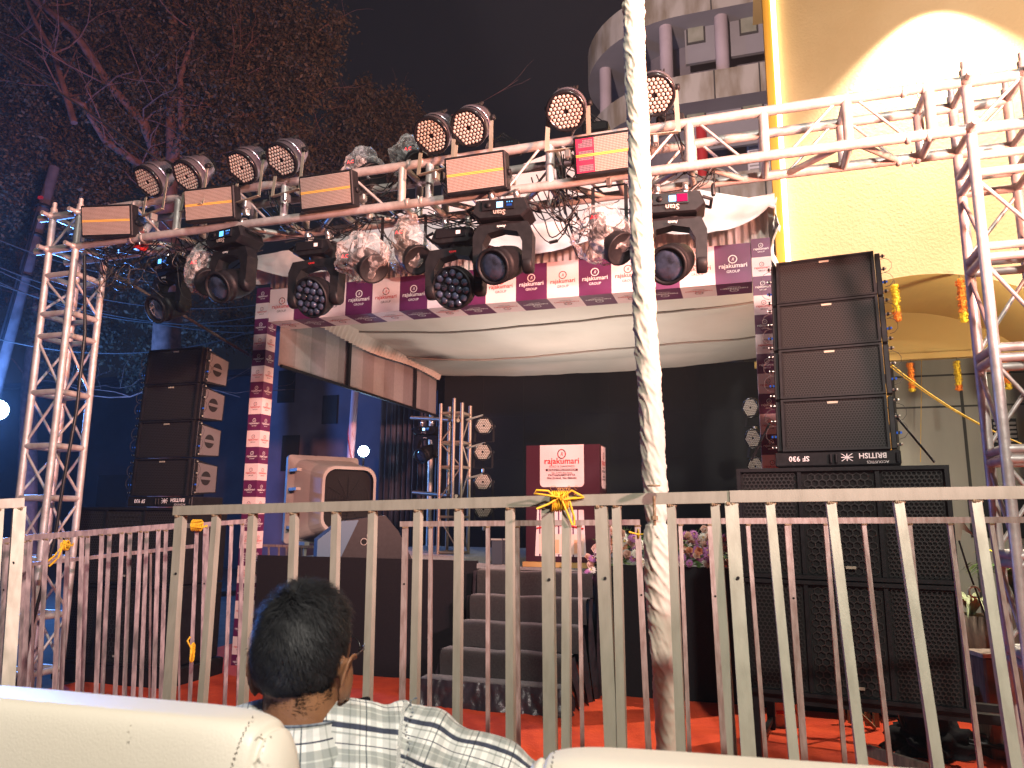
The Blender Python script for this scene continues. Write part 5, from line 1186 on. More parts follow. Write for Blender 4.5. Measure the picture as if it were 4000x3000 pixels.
MB().tube([p for p in pts], .024, 'galv', 10).build('pipe_core', t)

# ================================================================= odds and ends bottom right
t = thing('potted_plant', 'pale striped spider plant leaves beside the subwoofer edge', 'plant', V((3.9, 6.3, 0)))
def blades(mb, c, n, L, m, rd, wd=.018, up=.8):
    for i in range(n):
        a = rd.uniform(0, 2 * pi); h = V((cos(a), sin(a), 0)); k = rd.uniform(.6, 1) * L; s_ = V((-sin(a), cos(a), 0)) * wd; p = []
        for j in range(6): f = j / 5; p.append(c + h * k * f + ez * (k * (up * 2 * f - 1.6 * f * f)))
        for j in range(5):
            w0 = 1 - (j / 5) ** 2; w1 = 1 - ((j + 1) / 5) ** 2; mb.add([p[j] - s_ * w0, p[j] + s_ * w0, p[j + 1] + s_ * w1, p[j + 1] - s_ * w1], [(0, 1, 2, 3)], m)
c = at(3800, 2400, 6.2); t.matrix_basis = Matrix.Translation(V((c.x, c.y, 0)))
mb = MB(); blades(mb, c, 46, .42, 'greenp', random.Random(1)); mb.build('leaves', t); MB().lathe([(0, c.z - .35), (.11, c.z - .35), (.15, c.z), (.13, c.z), (0, c.z - .04)], 'wood', V((c.x, c.y, 0)), ez, 16).build('pot', t)
tb = thing('plant_shelf', 'low shelf of painted rocks under the plants at the right', 'shelf', V((c.x, c.y, 0)))
zc = c.z - .36; MB().box((c.x + .55, c.y + .1, zc / 2), (1.7, .6, zc), 'stone', ch=.03).build('rock_face', tb)
c2 = at(3985, 2330, 5.7); t = thing('broadleaf_plant', 'green broadleaf plant behind the right truss tower', 'plant', V((c2.x, c2.y, 0)))
mb = MB(); blades(mb, c2, 30, .40, 'green', random.Random(2), .04, 1.0); blades(mb, c2 + ez * .12, 8, .35, 'mary', random.Random(3), .03, 1.1); mb.build('leaves', t); MB().lathe([(0, 0), (.14, 0), (.16, c2.z), (.13, c2.z), (0, c2.z - .04)], 'wood', V((c2.x, c2.y, 0)), ez, 16).build('pot', t)
c = onz(3880, 2660, .0); p = at(3862, 2560, 4.9); t = thing('wood_stump', 'weathered square wooden block behind the steel stand', 'block', V((p.x, p.y, 0)))
MB().box((p.x, p.y, p.z / 2), (.17, .17, p.z), 'wood', ch=.012).build('timber', t); MB().box((p.x, p.y, p.z + .012), (.19, .19, .025), 'rusty').build('cap', t)
p = onz(3640, 2930, 0.02); t = thing('cable_heap', 'heap of black sheet and cables on the red carpet under the stand', 'cables', p)
rd = random.Random(9)
MB().ball(p + V((0, 0, .02)), (.24, .20, .13), 'stageblk', 60, 30, fn=lambda q: 1 + .5 * noise.noise(q * 2.3) + .22 * noise.noise(q * 7) + (max(0, q.z) ** 8) * 1.3).build('black_sheet', t)
mb = MB()
for i in range(12): a = rd.uniform(-.5, .8); mb.tube([p + V((.1 + .04 * i * .3, -.05, .05)) + V((k * .10, -k * .05 + .02 * sin(k + i), .03 * math.exp(-k) + .004 * i)) for k in range(7)], .010, 'cable', 6)
mb.tube(droop(p + V((-.1, .1, .05)), at(3500, 2760, 4.6), -.02, 12), .012, 'cable', 6); mb.build('cables', t)
p = onz(3440, 2870, 0.03); t = thing('metal_frames', 'leaning bundle of grey metal frames under the steel stand', 'frame', p)
for i in range(5): MB().bar(p + V((i * .045 - .12, .30 - i * .03, .0)), p + V((i * .045 - .10, .34 - i * .03, .30)), .03, .03, 'galv').build('upright', t)
MB().bar(p + V((-.42, -.08, .40)), p + V((.04, .16, .0)), .02, .02, 'weld').build('slanted_bar', t)
p = onz(3520, 2975, .02); t = MB().bar(onz(3390, 2940, .03), onz(3760, 3060, .03), .09, .03, 'wood', (0, 0, 1)).build('plank'); tag(t, 'old grey wooden plank lying on the carpet beneath the stand', 'plank')
p = onz(3075, 2850, .0); t = thing('printed_carton', 'white carton with faint red print on the carpet under the subwoofers', 'carton', p); MB().box(p + V((0, .05, .12)), (.19, .1, .24), 'paper', ch=.003).build('box_body', t)
mb = MB(); mb.text('NEXEN', p + V((0, -.0015, .12)), (1, 0, 0), (0, 0, 1), .04, 'redink', .01) if False else mb.quad(p + V((-.07, -.002, .10)), p + V((.07, -.002, .10)), p + V((.07, -.002, .125)), p + V((-.07, -.002, .125)), 'redink'); mb.build('print_band', t)
a = at(3740, 2050, 4.9); t = thing('ratchet_hook', 'olive ratchet buckle and hook hanging on a chain beside the subwoofer', 'ratchet', a)
MB().add([a + V((-.02, 0, .05)), a + V((.02, 0, .05)), a + V((.10, 0, -.07)), a + V((.03, 0, -.03)), a + V((.01, 0, -.10)), a + V((-.02, 0, -.10))], [(0, 1, 2, 3, 4, 5)], 'galv').build('buckle', t)
MB().tube([a + V((0, 0, -.10)), a + V((.04, 0, -.28)), a + V((.08, 0, -.42)), a + V((.13, 0, -.60)), a + V((.15, 0, -.78))], .006, 'cable', 6).build('strap', t)
MB().tube([a + V((.06 + .035 * cos(g), -.01, -.42 + .035 * sin(g))) for g in [i * .5 for i in range(11)]], .007, 'galv', 6).build('hook', t)

# ================================================================= utility pole and wires
a, b = at(213, 652, 12), at(-20, 1500, 12); d = (b - a) / (a.z - b.z); base = b + d * b.z
t = thing('utility_pole', 'leaning concrete utility pole behind the left truss tower', 'utility pole', base)
MB().tube([a, a.lerp(base, .5), base], [.085, .12, .16], 'pole', 10).build('shaft', t)
for f in (.10, .17, .27): MB().lathe([(.11, -.03), (.125, -.03), (.125, .03), (.11, .03)], 'black', a.lerp(base, f), d, 12).build('metal_band', t)
mb = MB()
mb.tube([a.lerp(base, .12) + V((.05, -.14, 0)), a.lerp(base, .75) + V((.05, -.2, 0))], .02, 'black', 6); mb.build('strapped_cable', t)
MB().box(a.lerp(base, .085) + V((0, -.13, 0)), (.07, .04, .05), 'redink').build('red_tag', t)
k = 0
for (x0, y0, x1, y1, sg, lb) in ((-80, 905, 1010, 1120, .3, 'uppermost'), (-80, 1010, 1010, 1190, .35, 'second highest'), (-80, 1020, 1000, 1300, .3, 'steepest'), (-60, 1075, 1000, 1235, .4, 'middle'), (-60, 1090, 1000, 1270, .25, 'lower'), (-60, 1310, 1000, 1290, .35, 'lowest')):
    o = MB().tube(droop(at(x0, y0, 11.5), at(x1, y1, 12.5), sg, 20), .012, 'wire', 4).build('overhead_wire'); tag(o, lb + ' overhead wire crossing the dark left background', 'wire', 'overhead wires at the left')
o = MB().tube([at(-20, 190, 7.5), at(648, 642, 6.4)], .011, 'wire', 5).build('guy_rope'); tag(o, 'pale rope crossing the upper left sky down to the second par light', 'rope')
mb = MB(); mb.tube([at(395, 1040, 6.9), at(985, 1394, 7.6)], .016, 'wood', 6); tag(mb.build('bamboo_stay'), 'thin light brown stay slanting from the truss down to the left column', 'stay')
# guy rope end knot
# ================================================================= trees
def tree(label, limbs, blobs, n, seed, m, base, size, Y):
    t = thing('tree', label, 'tree', base, None, None); rd = random.Random(seed); mb = MB(); tips = []
    for r0, r1, pl_ in limbs:
        P = [at(x, y, yy) for x, y, yy in pl_]; P = [p + V((rd.uniform(-.06, .06), 0, rd.uniform(-.06, .06))) if 0 < i < len(P) - 1 else p for i, p in enumerate(P)]
        nn = len(P); mb.tube(P, [r0 + (r1 - r0) * i / (nn - 1) for i in range(nn)], 'bark', 8); tips += P[1:]
    def grow(p, d, r, L, dep):
        q = p; pts_ = [p]; 
        for i in range(4): d = (d + V((rd.uniform(-.35, .35), rd.uniform(-.35, .35), rd.uniform(-.25, .3)))).normalized(); q = q + d * L / 4; pts_.append(q)
        mb.tube(pts_, [r * (1 - .6 * i / 4) for i in range(5)], 'bark', 5, cap=False)
        if dep:
            for k in range(2): grow(pts_[rd.choice((2, 3, 4))], (d + V((rd.uniform(-1, 1), rd.uniform(-.8, .8), rd.uniform(-.5, .8)))).normalized(), r * .45, L * .75, dep - 1)
    for p in tips:
        for k in range(2): grow(p, V((rd.uniform(-1, 1), rd.uniform(-.7, .7), rd.uniform(-.3, 1))).normalized(), .020, rd.uniform(.8, 1.6), 2)
    tr_ = mb.build('trunk', t); cr = MB(); vs = []; fs = []; ms = []
    tot = sum(b[2] ** 2 for b in blobs)
    for x, y, r in blobs:
        c = at(x, y, Y); R_ = r * Y / F; nb = int(n * r * r / tot); 
        ncl = max(6, nb // 60)
        for i in range(ncl):
            d = V((rd.gauss(0, 1), rd.gauss(0, 1), rd.gauss(0, 1))).normalized() * rd.random() ** .45; cc = c + V((d.x * R_, d.y * R_ * .9, d.z * R_)); rc = rd.uniform(.12, .34)
            for j in range(nb // ncl):
                e = V((rd.gauss(0, .5), rd.gauss(0, .5), rd.gauss(0, .4))) * rc; p = cc + e; a = V((rd.uniform(-1, 1), rd.uniform(-1, 1), rd.uniform(-1.2, .3))).normalized(); s_ = a.orthogonal().normalized(); g = rd.uniform(0, 6.28); s_ = (s_ * cos(g) + a.cross(s_) * sin(g)); L = size * rd.uniform(.6, 1.3); k = len(vs)
                vs += [p, p + a * L * .5 + s_ * L * .24, p + a * L, p + a * L * .5 - s_ * L * .24]; fs.append((k, k + 1, k + 2, k + 3)); ms.append(1 if rd.random() < .3 else 0)
    cr.v = vs; cr.f = fs; cr.m = ms; cr.sm = [False] * len(fs); cr.mats = [MT['leaf'], MT['leafb']]; cr.build('crown', t); return t
b0 = at(640, 1900, 13); b0.z = 0
tree('huge tree lit dull red, filling the upper left above the truss', [(.30, .16, [(640, 2700, 13), (640, 1500, 13), (655, 1000, 13), (650, 830, 13)]), (.15, .05, [(650, 850, 13), (668, 620, 12.8), (678, 380, 12.7), (664, 170, 12.6), (690, -60, 12.6)]), (.08, .04, [(668, 640, 12.8), (700, 520, 12.6), (705, 300, 12.4), (760, 120, 12.3)]), (.10, .04, [(640, 700, 13), (560, 480, 12.6), (450, 335, 12.3), (290, 130, 12), (160, 15, 12), (60, -60, 12)]), (.06, .03, [(290, 480, 12), (235, 310, 12), (208, 200, 12), (150, 95, 12), (95, -20, 12)]), (.10, .04, [(655, 880, 13), (560, 640, 12.7), (400, 560, 12.5), (330, 420, 12.3), (250, 380, 12)]), (.08, .03, [(690, 500, 12.7), (790, 420, 12.8), (1000, 290, 13), (1180, 190, 13)]), (.07, .03, [(690, 400, 12.7), (840, 330, 12.9), (900, 120, 13), (960, 30, 13)]), (.07, .03, [(1150, 700, 13.5), (1180, 480, 13.5), (1080, 420, 13.3), (900, 460, 13)])],
     [(150, 120, 330), (480, 60, 330), (820, 90, 330), (1080, 150, 230), (1250, 150, 130), (1200, 330, 130), (60, 430, 250), (380, 380, 260), (700, 400, 280), (980, 420, 270), (200, 620, 210), (520, 620, 190), (860, 640, 180), (1080, 600, 150), (60, 780, 200), (350, 830, 150)], 115000, 5, 'leaf', b0, .085, 13)
b1_ = at(1500, 1900, 15.5); b1_.z = 0
tree('smaller dark tree crown beside the open sky, left of the middle par lights', [(.22, .08, [(1480, 2400, 15.5), (1470, 1200, 15.5), (1440, 800, 15.5), (1400, 560, 15.5)]), (.09, .03, [(1440, 800, 15.5), (1520, 640, 15.5), (1600, 480, 15.5)]), (.08, .03, [(1440, 850, 15.5), (1350, 650, 15.5), (1300, 500, 15.5)])],
     [(1420, 420, 130), (1530, 440, 110), (1620, 500, 80), (1350, 560, 170), (1520, 600, 150), (1230, 640, 150), (1450, 760, 150), (1650, 640, 60)], 24000, 6, 'leaf', b1_, .09, 15.5)
b2_ = at(-200, 1500, 17); b2_.z = 0
tree('dark low tree at the left, hardly lit, behind the truss tower', [(.2, .08, [(100, 2200, 14.5), (120, 1500, 14.5), (150, 1150, 14.5)]), (.08, .03, [(120, 1300, 14.5), (400, 1100, 14.5), (600, 1000, 14.5)])],
     [(100, 1050, 240), (420, 1050, 220), (700, 1120, 200), (920, 1250, 150), (300, 1300, 200), (620, 1350, 200)], 16000, 8, 'leaf', V((b2_.x, b2_.y, 0)), .10, 14.5)
# ================================================================= chairs in front of the camera
def chair(label, R_, D_, wd, zt, seam_left, th=.11, name='banquet_chair'):
    R_ = V((R_.x, R_.y, 0)); D_ = V((D_.x, D_.y, 0)); ux = (D_ - R_).normalized(); mid = R_ + ux * wd / 2
    uy = V((-ux.y, ux.x, 0)); uy = uy if uy.y > 0 else -uy
    t = thing(name, label, 'chair', mid); a, c = wd / 2, th / 2; zb = .50; b = (zt - zb) / 2; zc = (zt + zb) / 2
    def sgn(x, e): return math.copysign(abs(x) ** e, x)
    def f(p, q):
        th_ = -pi / 2 + pi * q; ph = -pi + 2 * pi * p; e1, e2 = .16, .5
        X = a * sgn(cos(th_), e1) * sgn(cos(ph), .22); Y = c * sgn(cos(th_), .35) * sgn(sin(ph), .8); Z = b * sgn(sin(th_), .28)
        crease = 0
        xe = (X / a if ux.x > 0 else -X / a); xe = -xe if seam_left else xe
        g = math.exp(-((xe - .88) / .012) ** 2) * .006
        Y *= 1 - g / c; Z2 = Z - (g if Z > 0 else 0)
        n_ = noise.noise(V((X * 5, Y * 5, Z * 5 + wd))) * .004
        return mid + ux * X + uy * (Y + n_) + ez * (zc + Z2)
    MB().grid(f, 220, 140, 'leather').build('backrest', t)
    mb = MB()
    e = .88 * a * (-1 if (seam_left == (ux.x > 0)) else 1)
    for k in range(150):
        h = k / 150; z = zb + .05 + (zt - zb - .045) * h; yy = -c * (1 if h < .93 else max(0, (1 - h) / .07) ** .5) * .99
        p = mid + ux * (e - .016 * h * h * math.copysign(1, e)) + uy * (yy - .0012) + ez * z; mb.tube([p, p + ez * .0024], .0007, 'stitch', 5)
    for k in range(26): p = mid + ux * (e - .016 * math.copysign(1, e)) + uy * (-c + 2 * c * k / 26) + ez * (zt - .001 - .02 * abs(k / 13 - 1) ** 4)
    mb.build('stitched_seam', t)
    MB().box((0, 0, 0), (wd * .96, .46, .12), 'leather', T=Matrix.Translation(mid - uy * .28 + ez * .46) @ Matrix((ux.to_4d(), uy.to_4d(), (0, 0, 1, 0), (0, 0, 0, 1))).transposed(), ch=.03).build('seat', t)
    for i in (-1, 1):
        for j in (-.47, -.03):
            q = mid + ux * (wd * .44 * i) + uy * j; MB().tube([q + ez * .42, q + ez * 0], .014, 'chrome2', 8).build('leg', t)
    return t, mid, ux, uy
ch1 = chair('cream leatherette chair back at the lower left, with a dirty corner seam', at(1166, 2900, .93), at(-300, 2678, 1.10), .60, 1.212, False)
ch2 = chair('bright cream leatherette chair back at the lower right, below the barriers', at(2003, 2937, 1.0), at(3640, 2988, .90), .66, 1.163, True)
mb = MB(); rd = random.Random(4); c0 = at(1028, 2905, .80)
_, mid, ux, uy = ch1
def onback(x, y):
    d = _ray(x, y); n = -uy; p0 = mid - uy * .0575; return CP + d * ((p0 - CP).dot(n) / d.dot(n))
for k in range(9):
    g = rd.gauss(0, 1); h = rd.gauss(0, 1); p = onback(1030 + g * 14 - h * 6, 2905 + h * 30); r = rd.uniform(.0004, .0012); mb.disc(p, -uy, r, 'scuff', 7)
for k in range(3): p = onback(505 + rd.uniform(-14, 20), 2835 + rd.uniform(-35, 30)); q = onback(505 + rd.uniform(-14, 20), 2850 + rd.uniform(-35, 30)); mb.tube([p, p.lerp(q, .4)], .0004, 'scuff', 4)
p = onback(1028, 2888); mb.tube([p, p + ux * .006 + ez * .002, p + ux * .010 - ez * .002], .0008, 'scuff', 5)
mb.build('scuff_marks', ch1[0])

# ================================================================= seated man
HC = at(1188, 2520, 1.32)
def remesh(mb, vox, smooth, name, m, iters=6):
    me = bpy.data.meshes.new('tmp'); me.from_pydata(mb.v, [], mb.f); o = bpy.data.objects.new('tmp', me); COL.objects.link(o)
    r = o.modifiers.new('r', 'REMESH'); r.mode = 'VOXEL'; r.voxel_size = vox; s_ = o.modifiers.new('s', 'SMOOTH'); s_.factor = .6; s_.iterations = iters
    dg = bpy.context.evaluated_depsgraph_get(); dg.update(); me2 = bpy.data.meshes.new_from_object(o.evaluated_get(dg)); bpy.data.objects.remove(o); bpy.data.meshes.remove(me)
    me2.name = name; me2.materials.clear(); me2.materials.append(MT[m]); me2.polygons.foreach_set('use_smooth', [True] * len(me2.polygons)); me2.polygons.foreach_set('material_index', [0] * len(me2.polygons))
    ob = bpy.data.objects.new(name, me2); COL.objects.link(ob); return ob
Hy = Matrix.Rotation(radians(-14), 4, 'Z')
def capsule(mb, pts, rs, m='skin', n=20):
    P = [V(p) for p in pts]; out = []; rr_ = []
    for i in range(len(P) - 1):
        for k in range(6): f = k / 6; out.append(P[i].lerp(P[i + 1], f)); rr_.append(rs[i] + (rs[i + 1] - rs[i]) * f)
    out.append(P[-1]); rr_.append(rs[-1]); mb.tube(out, rr_, m, n); mb.ball(P[0], rs[0], m, 16, 10); mb.ball(P[-1], rs[-1], m, 16, 10)
    for p, r in zip(P[1:-1], rs[1:-1]): mb.ball(p, r, m, 16, 10)
b = MB()
b.ball((0, 0, 0), (.074, .094, .100), 'skin', 32, 24, T=Hy); b.ball((0, .035, -.055), (.058, .062, .070), 'skin', 24, 16, T=Hy)
b.ball((0, .075, -.105), (.028, .028, .022), 'skin', 16, 10, T=Hy); b.ball((0, .105, -.035), (.014, .018, .022), 'skin', 12, 8, T=Hy); b.ball((0, .092, -.075), (.024, .012, .010), 'skin', 12, 8, T=Hy)
for s_ in (-1, 1):
    b.ball((s_ * .030, .080, .000), (.016, .012, .010), 'skin', 10, 8, T=Hy)
    b.ball((s_ * .082, -.002, -.050), (.009, .019, .034), 'skin', 14, 12, T=Hy)
    b.tube([(s_ * (.087 + .008 * sin(a)), -.006 - .020 * cos(a), -.047 + .037 * sin(a)) for a in [-1.4 + k * .28 for k in range(14)]], .0046, 'skin', 8, T=Hy); b.ball((s_ * .079, .010, -.080), (.006, .008, .010), 'skin', 10, 8, T=Hy)
capsule(b, [(0, -.005, -.05), (.003, -.008, -.10), (.004, -.01, -.17)], [.061, .062, .072])
capsule(b, [(-.13, .02, -.18), (.12, .02, -.175)], [.062, .062]); b.ball((0, .03, -.36), (.155, .095, .20), 'skin', 24, 16); b.ball((0, .05, -.58), (.155, .11, .16), 'skin', 24, 16)
SR, ER, WR = V((.190, .015, -.168)), V((.405, -.005, -.248)), V((.44, .22, -.29))
SLf, EL, WL = V((-.175, .03, -.188)), V((-.23, .10, -.47)), V((-.02, .33, -.30))
capsule(b, [SR, ER, WR], [.052, .040, .027]); capsule(b, [SLf, EL, WL], [.052, .040, .027])
def hand(b, w_, d, palmn, curl):
    d = V(d).normalized(); pn = V(palmn).normalized(); sd = d.cross(pn).normalized(); pc = w_ + d * .045
    b.ball(pc, .04, 'skin', 14, 10, fn=lambda q: 1 / max(.01, sqrt((q.dot(d) / 1.15) ** 2 + (q.dot(sd) / 1.0) ** 2 + (q.dot(pn) / .42) ** 2)))
    for k, L in enumerate((.066, .075, .07, .055)):
        p = w_ + d * .082 + sd * (.030 - .020 * k); e = d; pts_ = [p]
        for j in range(3): e = (e + pn * curl * (.8 + .15 * k)).normalized(); p = p + e * L * (.45, .32, .23)[j]; pts_.append(p)
        capsule(b, pts_, [.0092, .0086, .008, .007], n=10)
    p = w_ + d * .02 + sd * .034; capsule(b, [p, p + sd * .022 + d * .022, p + sd * .026 + d * .048 + pn * .012], [.012, .010, .008], n=10)
hand(b, WR, (.05, 1, -.18), (0, -.1, -1), .35); hand(b, WL, (.75, .35, .55), (0, -1, .2), .45)
for s_ in (-1, 1):
    capsule(b, [(s_ * .09, .08, -.70), (s_ * .12, .50, -.70), (s_ * .12, .52, -1.12)], [.085, .058, .042]); capsule(b, [(s_ * .12, .50, -1.15), (s_ * .125, .68, -1.185)], [.04, .03])
man = remesh(b, .0045, .6, 'person', 'skin', 4); man.matrix_basis = Matrix.Translation(HC)
tag(man, 'seated man seen from behind, plaid shirt, short black hair, right arm stretched out', 'person')
def child(o, nm=None): o.parent = man; o.matrix_basis = Matrix.Identity(4); return o
# shirt
b = MB()
b.ball((0, .02, -.36), (.19, .125, .24), 'skin', 32, 24); b.ball((0, .04, -.58), (.185, .135, .18), 'skin', 32, 24)
capsule(b, [(-.155, .015, -.188), (-.06, .0, -.150), (.06, .0, -.146), (.155, .01, -.172)], [.068, .060, .060, .070]); capsule(b, [(-.10, -.03, -.24), (.12, -.03, -.23)], [.085, .085])
capsule(b, [SR + V((-.02, 0, .0)), SR.lerp(ER, .5) + V((0, 0, .004)), ER, ER.lerp(WR, .75)], [.074, .064, .055, .044]); capsule(b, [SLf, EL, EL.lerp(WL, .75)], [.070, .055, .042])
shirt = remesh(b, .006, .6, 'shirt', 'plaid', 5)
att = shirt.data.attributes.new('cloth', 'FLOAT_VECTOR', 'POINT'); me = shirt.data; arm = (ER - SR).normalized()
vals = []
for v_ in me.vertices:
    p = v_.co
    if p.x > .175 and p.z > -.40:           # right sleeve: yarns follow the arm
        q = p - SR; l_ = q.dot(arm); a_ = atan2(p.z + .17 + .33 * l_, -(p.y + .02)) ; vals += [l_ * 1.05 + .013, a_ * .066 + .006, 0]
    elif p.x < -.185: vals += [p.z * 1.0, atan2(p.x + .21, -(p.y - .05)) * .06, 0]
    else: vals += [p.x * 1.02 + p.y * .25, p.z + .10 * p.x + .55 * p.y * (1 if p.y < .0 else 1), 0]
att.data.foreach_set('vector', vals)
# cloth wrinkles
def wr(p):
    n1 = noise.noise(V((p.x * 16 + p.z * 9, p.y * 8, p.z * 7))) * .0045 + noise.noise(V((p.x * 30 - p.z * 22, p.y * 10, p.z * 9))) * .0022
    if p.x > .15: s_ = (p - SR).dot(arm); n1 += .006 * sin(s_ * 60 + 6 * p.y + 3 * noise.noise(p * 9)) * math.exp(-((s_ - .10) / .12) ** 2)
    if abs(p.x - .185) < .014 and p.z > -.5: n1 -= .004 * (1 - abs(p.x - .185) / .014)
    return n1
nr = [v_.normal.copy() for v_ in me.vertices]
for v_, n_ in zip(me.vertices, nr): v_.co = v_.co + n_ * (wr(v_.co) + .002)
child(shirt)
# collar
def colf(a, b_):
    g = 2 * pi * a; back = .5 - .5 * sin(g)      # 1 at the back
    r0 = .071 + .004 * sin(3 * g); top = -.108 + .012 * (1 - back) ; flare = .030 * b_ ** 1.3
    zz = top - (.058 - .01 * (1 - back)) * b_; lift = .022 * math.exp(-((g - .25) / .28) ** 2) + .022 * math.exp(-((g - 2 * pi - .25) / .28) ** 2)
    return V((.004 + (r0 + flare) * 1.12 * cos(g), -.012 + (r0 * 1.0 + flare) * sin(g), zz + lift * (1 - .3 * b_) - .02 * (1 - back)))
mb = MB(); mb.grid(colf, 90, 10, 'plaid'); col_ = mb.build('collar', None); a2 = col_.data.attributes.new('cloth', 'FLOAT_VECTOR', 'POINT')
a2.data.foreach_set('vector', [q for v_ in col_.data.vertices for q in (atan2(v_.co.x, -v_.co.y) * .085 + .02, v_.co.z * .8 + .02, 0)])
child(col_)
mb = MB(); mb.tube([colf(i / 90 % 1, 0) + V((0, 0, .001)) for i in range(91)], .0022, 'collar', 6)
mb.grid(lambda a, b_: colf((.96 + a * .13) % 1, b_ * .8) + V((.004, .0, .002)) + V((.003, 0, .004)) * (1 - b_), 20, 6, 'collar'); child(mb.build('collar_lining', None))
# seam on the shoulder
mb = MB()
for a in range(26):
    g = -1.9 + a * .11; mb.ball(V((.187 + .004 * sin(a), -.076 * cos(g) * .97 + .012, -.168 + .080 * -sin(g) )), .0016, 'collar', 6, 4)
child(mb.build('stitched_seam', None))
# trousers and shoes
b = MB(); b.ball((0, .08, -.70), (.19, .15, .10), 'skin', 24, 16)
for s_ in (-1, 1): capsule(b, [(s_ * .09, .10, -.70), (s_ * .12, .52, -.70), (s_ * .12, .54, -1.05)], [.098, .072, .058])
child(remesh(b, .009, .6, 'trousers', 'trouser'))
b = MB()
for s_ in (-1, 1): b.ball((s_ * .122, .63, -1.19), (.048, .14, .045), 'black', 20, 12)
child(b.build('shoes', None))
# hair
rd = random.Random(21); HR = V((.0815, .101, .106))
def hs(d): # hair shell radius factor
    return .965 + .05 * noise.noise(d * 3.1) + .045 * noise.noise(d * 7) * max(0, d.z + .3)
def hairok(d):  # local head frame direction -> (ok, length)
    z = d.z; front = d.y
    low = -.78 if front < -.25 else (-.78 + (front + .25) * 1.6)
    if abs(d.x) > .80 and front > -.25: low = max(low, -.22)
    if front > .78: low = max(low, .35)
    return z > low, min(1, max(.0, (z - low) * 1.25))
from mathutils.bvhtree import BVHTree
bb = MB(); bb.ball((0, 0, 0), (.074, .094, .100), 'skin', 48, 36, T=Hy); bb.ball((0, .035, -.055), (.058, .062, .070), 'skin', 24, 16, T=Hy); capsule(bb, [(0, -.005, -.05), (.003, -.008, -.115), (.004, -.01, -.20)], [.061, .062, .072], n=40)
bvh = BVHTree.FromPolygons(bb.v, bb.f)
def skinr(d):           # distance from the head centre to the skin along the head frame direction d
    w_ = (Hy @ d).normalized(); h = bvh.ray_cast(w_ * .125, -w_); return h[0].length if h[0] and h[0].length > .03 else .09
def hairp(d, L):        # root of a hair: on the skin where it is short, on the thick shell where it is long
    q = V((d.x * HR.x, d.y * HR.y, d.z * HR.z)) * (hs(d) * .965); sr = skinr(q); t = min(1, max(0, (L - .10) / .5)); t = t * t * (3 - 2 * t)
    return q.normalized() * (max(sr + .0008, q.length) * t + (sr + .0004) * (1 - t)) if d.z > -.3 else q.normalized() * (sr + .0004 + .004 * t)
mb = MB(); vs = []; fs = []
def dirn(u_, v_): th = pi * v_; ph = 2 * pi * u_; return V((sin(th) * cos(ph), sin(th) * sin(ph), cos(th)))
N1, N2 = 72, 50; idx = {}
for j in range(N2 + 1):
    for i in range(N1):
        d = dirn(i / N1, j / N2); ok, L = hairok(d); q = Hy @ (hairp(d, L) * .992); idx[i, j] = len(vs); vs.append(q)
for j in range(N2):
    for i in range(N1):
        d = dirn((i + .5) / N1, (j + .5) / N2)
        if hairok(d)[0] and hairok(d)[1] > .13: fs.append((idx[i, j], idx[i, j + 1], idx[(i + 1) % N1, j + 1], idx[(i + 1) % N1, j]))
mb.add(vs, fs, 'scalp', True)
vs = []; fs = []
crown = V((.1, -.55, .8)).normalized()
for i in range(34000):
    d = V((rd.gauss(0, 1), rd.gauss(0, 1), rd.gauss(0, 1))).normalized()
    ok, L = hairok(d)
    if not ok: 
        d2 = V(d); d2.z += .16 * rd.random() ** 1.5
        if not hairok(d2.normalized())[0] or d.y > .3 or d.z < -.83: continue
        L = -.25
    p = hairp(d, L); nrm = V((d.x / HR.x, d.y / HR.y, d.z / HR.z)).normalized()
    fl = (d - crown * d.dot(crown)); fl = fl.normalized() if fl.length > .05 else V((1, 0, 0)); fl = (fl * .8 + V((.25, 0, -.75)) + V((noise.noise(d * 3), noise.noise(d * 3 + V((9, 0, 0))), noise.noise(d * 3 + V((0, 9, 0))))) * 1.5 + V((noise.noise(d * 13), noise.noise(d * 13 + V((9, 0, 0))), noise.noise(d * 13 + V((0, 9, 0))))) * 1.1 + V((rd.gauss(0, .22), rd.gauss(0, .22), rd.gauss(0, .22)))); fl = (fl - nrm * fl.dot(nrm)).normalized()
    LL = (.0085 + .022 * L) * rd.uniform(.5, 1.2) if L > 0 else .0032; lift = (.28 + .38 * rd.random()) * min(1, max(.25, L * 2)); w_ = .00042 + .0003 * rd.random(); sd = fl.cross(nrm).normalized()
    if d.z > .6: lift += .25
    q = p; e = (fl + nrm * lift).normalized(); k0 = len(vs); ns = 4
    for j in range(ns):
        ww = w_ * (1 - j / (ns - .7)); vs += [Hy @ (q - sd * ww), Hy @ (q + sd * ww)]; q = q + e * LL / (ns - 1); e = (e - nrm * .30 + fl * .1).normalized()
    for j in range(ns - 1): a = k0 + 2 * j; fs.append((a, a + 1, a + 3, a + 2))
mb.add(vs, fs, 'hair', True); child(mb.build('hair', None))
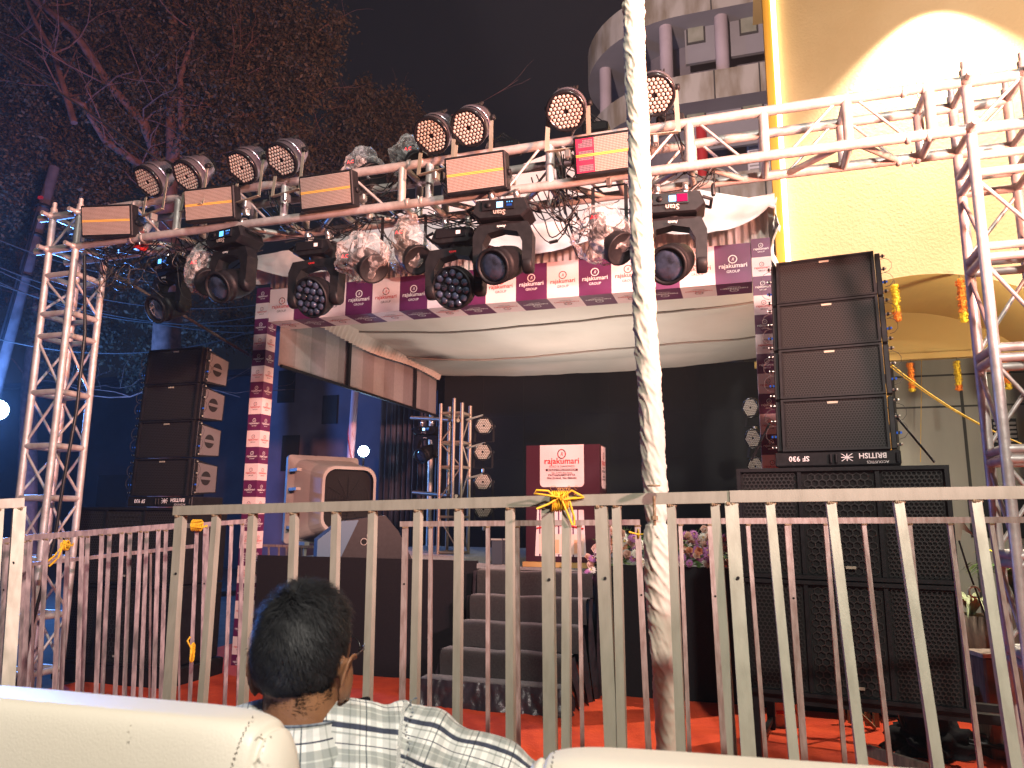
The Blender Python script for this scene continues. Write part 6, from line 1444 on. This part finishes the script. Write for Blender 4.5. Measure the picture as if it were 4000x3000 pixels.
# beard edge on the right cheek, glasses
mb = MB(); vs = []; fs = []
for i in range(900):
    s_ = rd.choice((-1, 1)); d = V((s_ * rd.uniform(.055, .07), rd.uniform(.02, .09), rd.uniform(-.125, -.045))); c = V((0, .035, -.055)); n_ = (d - c); n_ = V((n_.x / .058, n_.y / .062, n_.z / .07)).normalized()
    p = c + V((n_.x * .058, n_.y * .062, n_.z * .07)); e = (n_ * .5 + V((0, .2, -.6))).normalized(); sd = V((0, 1, 0)).cross(e).normalized() * .0004; k = len(vs); vs += [Hy @ (p - sd), Hy @ (p + sd), Hy @ (p + e * .007)]; fs.append((k, k + 1, k + 2))
mb.add(vs, fs, 'hair'); child(mb.build('beard', None))
mb = MB()
for s_ in (-1, 1):
    mb.tube([(s_ * .082, -.012, -.035), (s_ * .083, .0, -.022), (s_ * .078, .07, -.014), (s_ * .062, .104, -.014)], .0016, 'blackg', 6, T=Hy)
    mb.tube([(s_ * .034 + .023 * cos(a) * 1.1, .104 - .01 * abs(cos(a)), -.016 + .017 * sin(a)) for a in [k * .45 for k in range(15)]], .0012, 'blackg', 6, T=Hy)
mb.tube([(-.01, .114, -.012), (.01, .114, -.012)], .0014, 'blackg', 6, T=Hy); child(mb.build('glasses', None))
# eyes and mouth (hidden side of the head)
mb = MB()
for s_ in (-1, 1): mb.ball((s_ * .030, .0885, -.002), (.010, .006, .006), 'whtink', 10, 8, T=Hy); mb.ball((s_ * .030, .0935, -.002), (.004, .0025, .004), 'blackg', 8, 6, T=Hy)
child(mb.build('eyes', None))
# phone in his hand
ph = at(1438, 2768, 1.58); t = thing('phone', 'dark phone held up in front of the man, its edge showing past his shoulder', 'phone', ph); T = Matrix.Translation(ph) @ Matrix.Rotation(radians(-12), 4, 'Y') @ Matrix.Rotation(radians(-18), 4, 'X')
MB().box((-.035, 0, -.02), (.082, .009, .085), 'blackg', T=T, ch=.003).build('case', t); MB().box((-.035, -.0052, -.024), (.066, .001, .066), 'bluep', T=T).build('screen', t)
# stool under him
t = thing('stool', 'plain dark stool under the seated man', 'stool', HC + V((0, .12, -HC.z)))
q = HC.copy(); zs = HC.z - .80
MB().box((q.x, q.y + .14, zs - .02), (.42, .40, .04), 'black', ch=.01).build('seat', t)
for i in (-1, 1):
    for j in (-1, 1): MB().tube([(q.x + .17 * i, q.y + .14 + .16 * j, zs - .03), (q.x + .18 * i, q.y + .14 + .17 * j, 0)], .015, 'chrome2', 8).build('leg', t)
# ================================================================= night haze lit by the floodlights
hz = MB().box((0, 20, 10.4), (118, 62, 22.8), 'leaf').build('haze'); tag(hz, kind='stuff')
m = bpy.data.materials.new('haze'); m.use_nodes = True; nt = m.node_tree
for n_ in list(nt.nodes):
    if n_.type == 'BSDF_PRINCIPLED': nt.nodes.remove(n_)
pv = nt.nodes.new('ShaderNodeVolumePrincipled'); pv.inputs['Color'].default_value = (.85, .88, .95, 1); pv.inputs['Density'].default_value = .0019; pv.inputs['Anisotropy'].default_value = .2
nt.links.new(pv.outputs[0], nt.nodes['Material Output'].inputs['Volume'])
hz.data.materials.clear(); hz.data.materials.append(m)
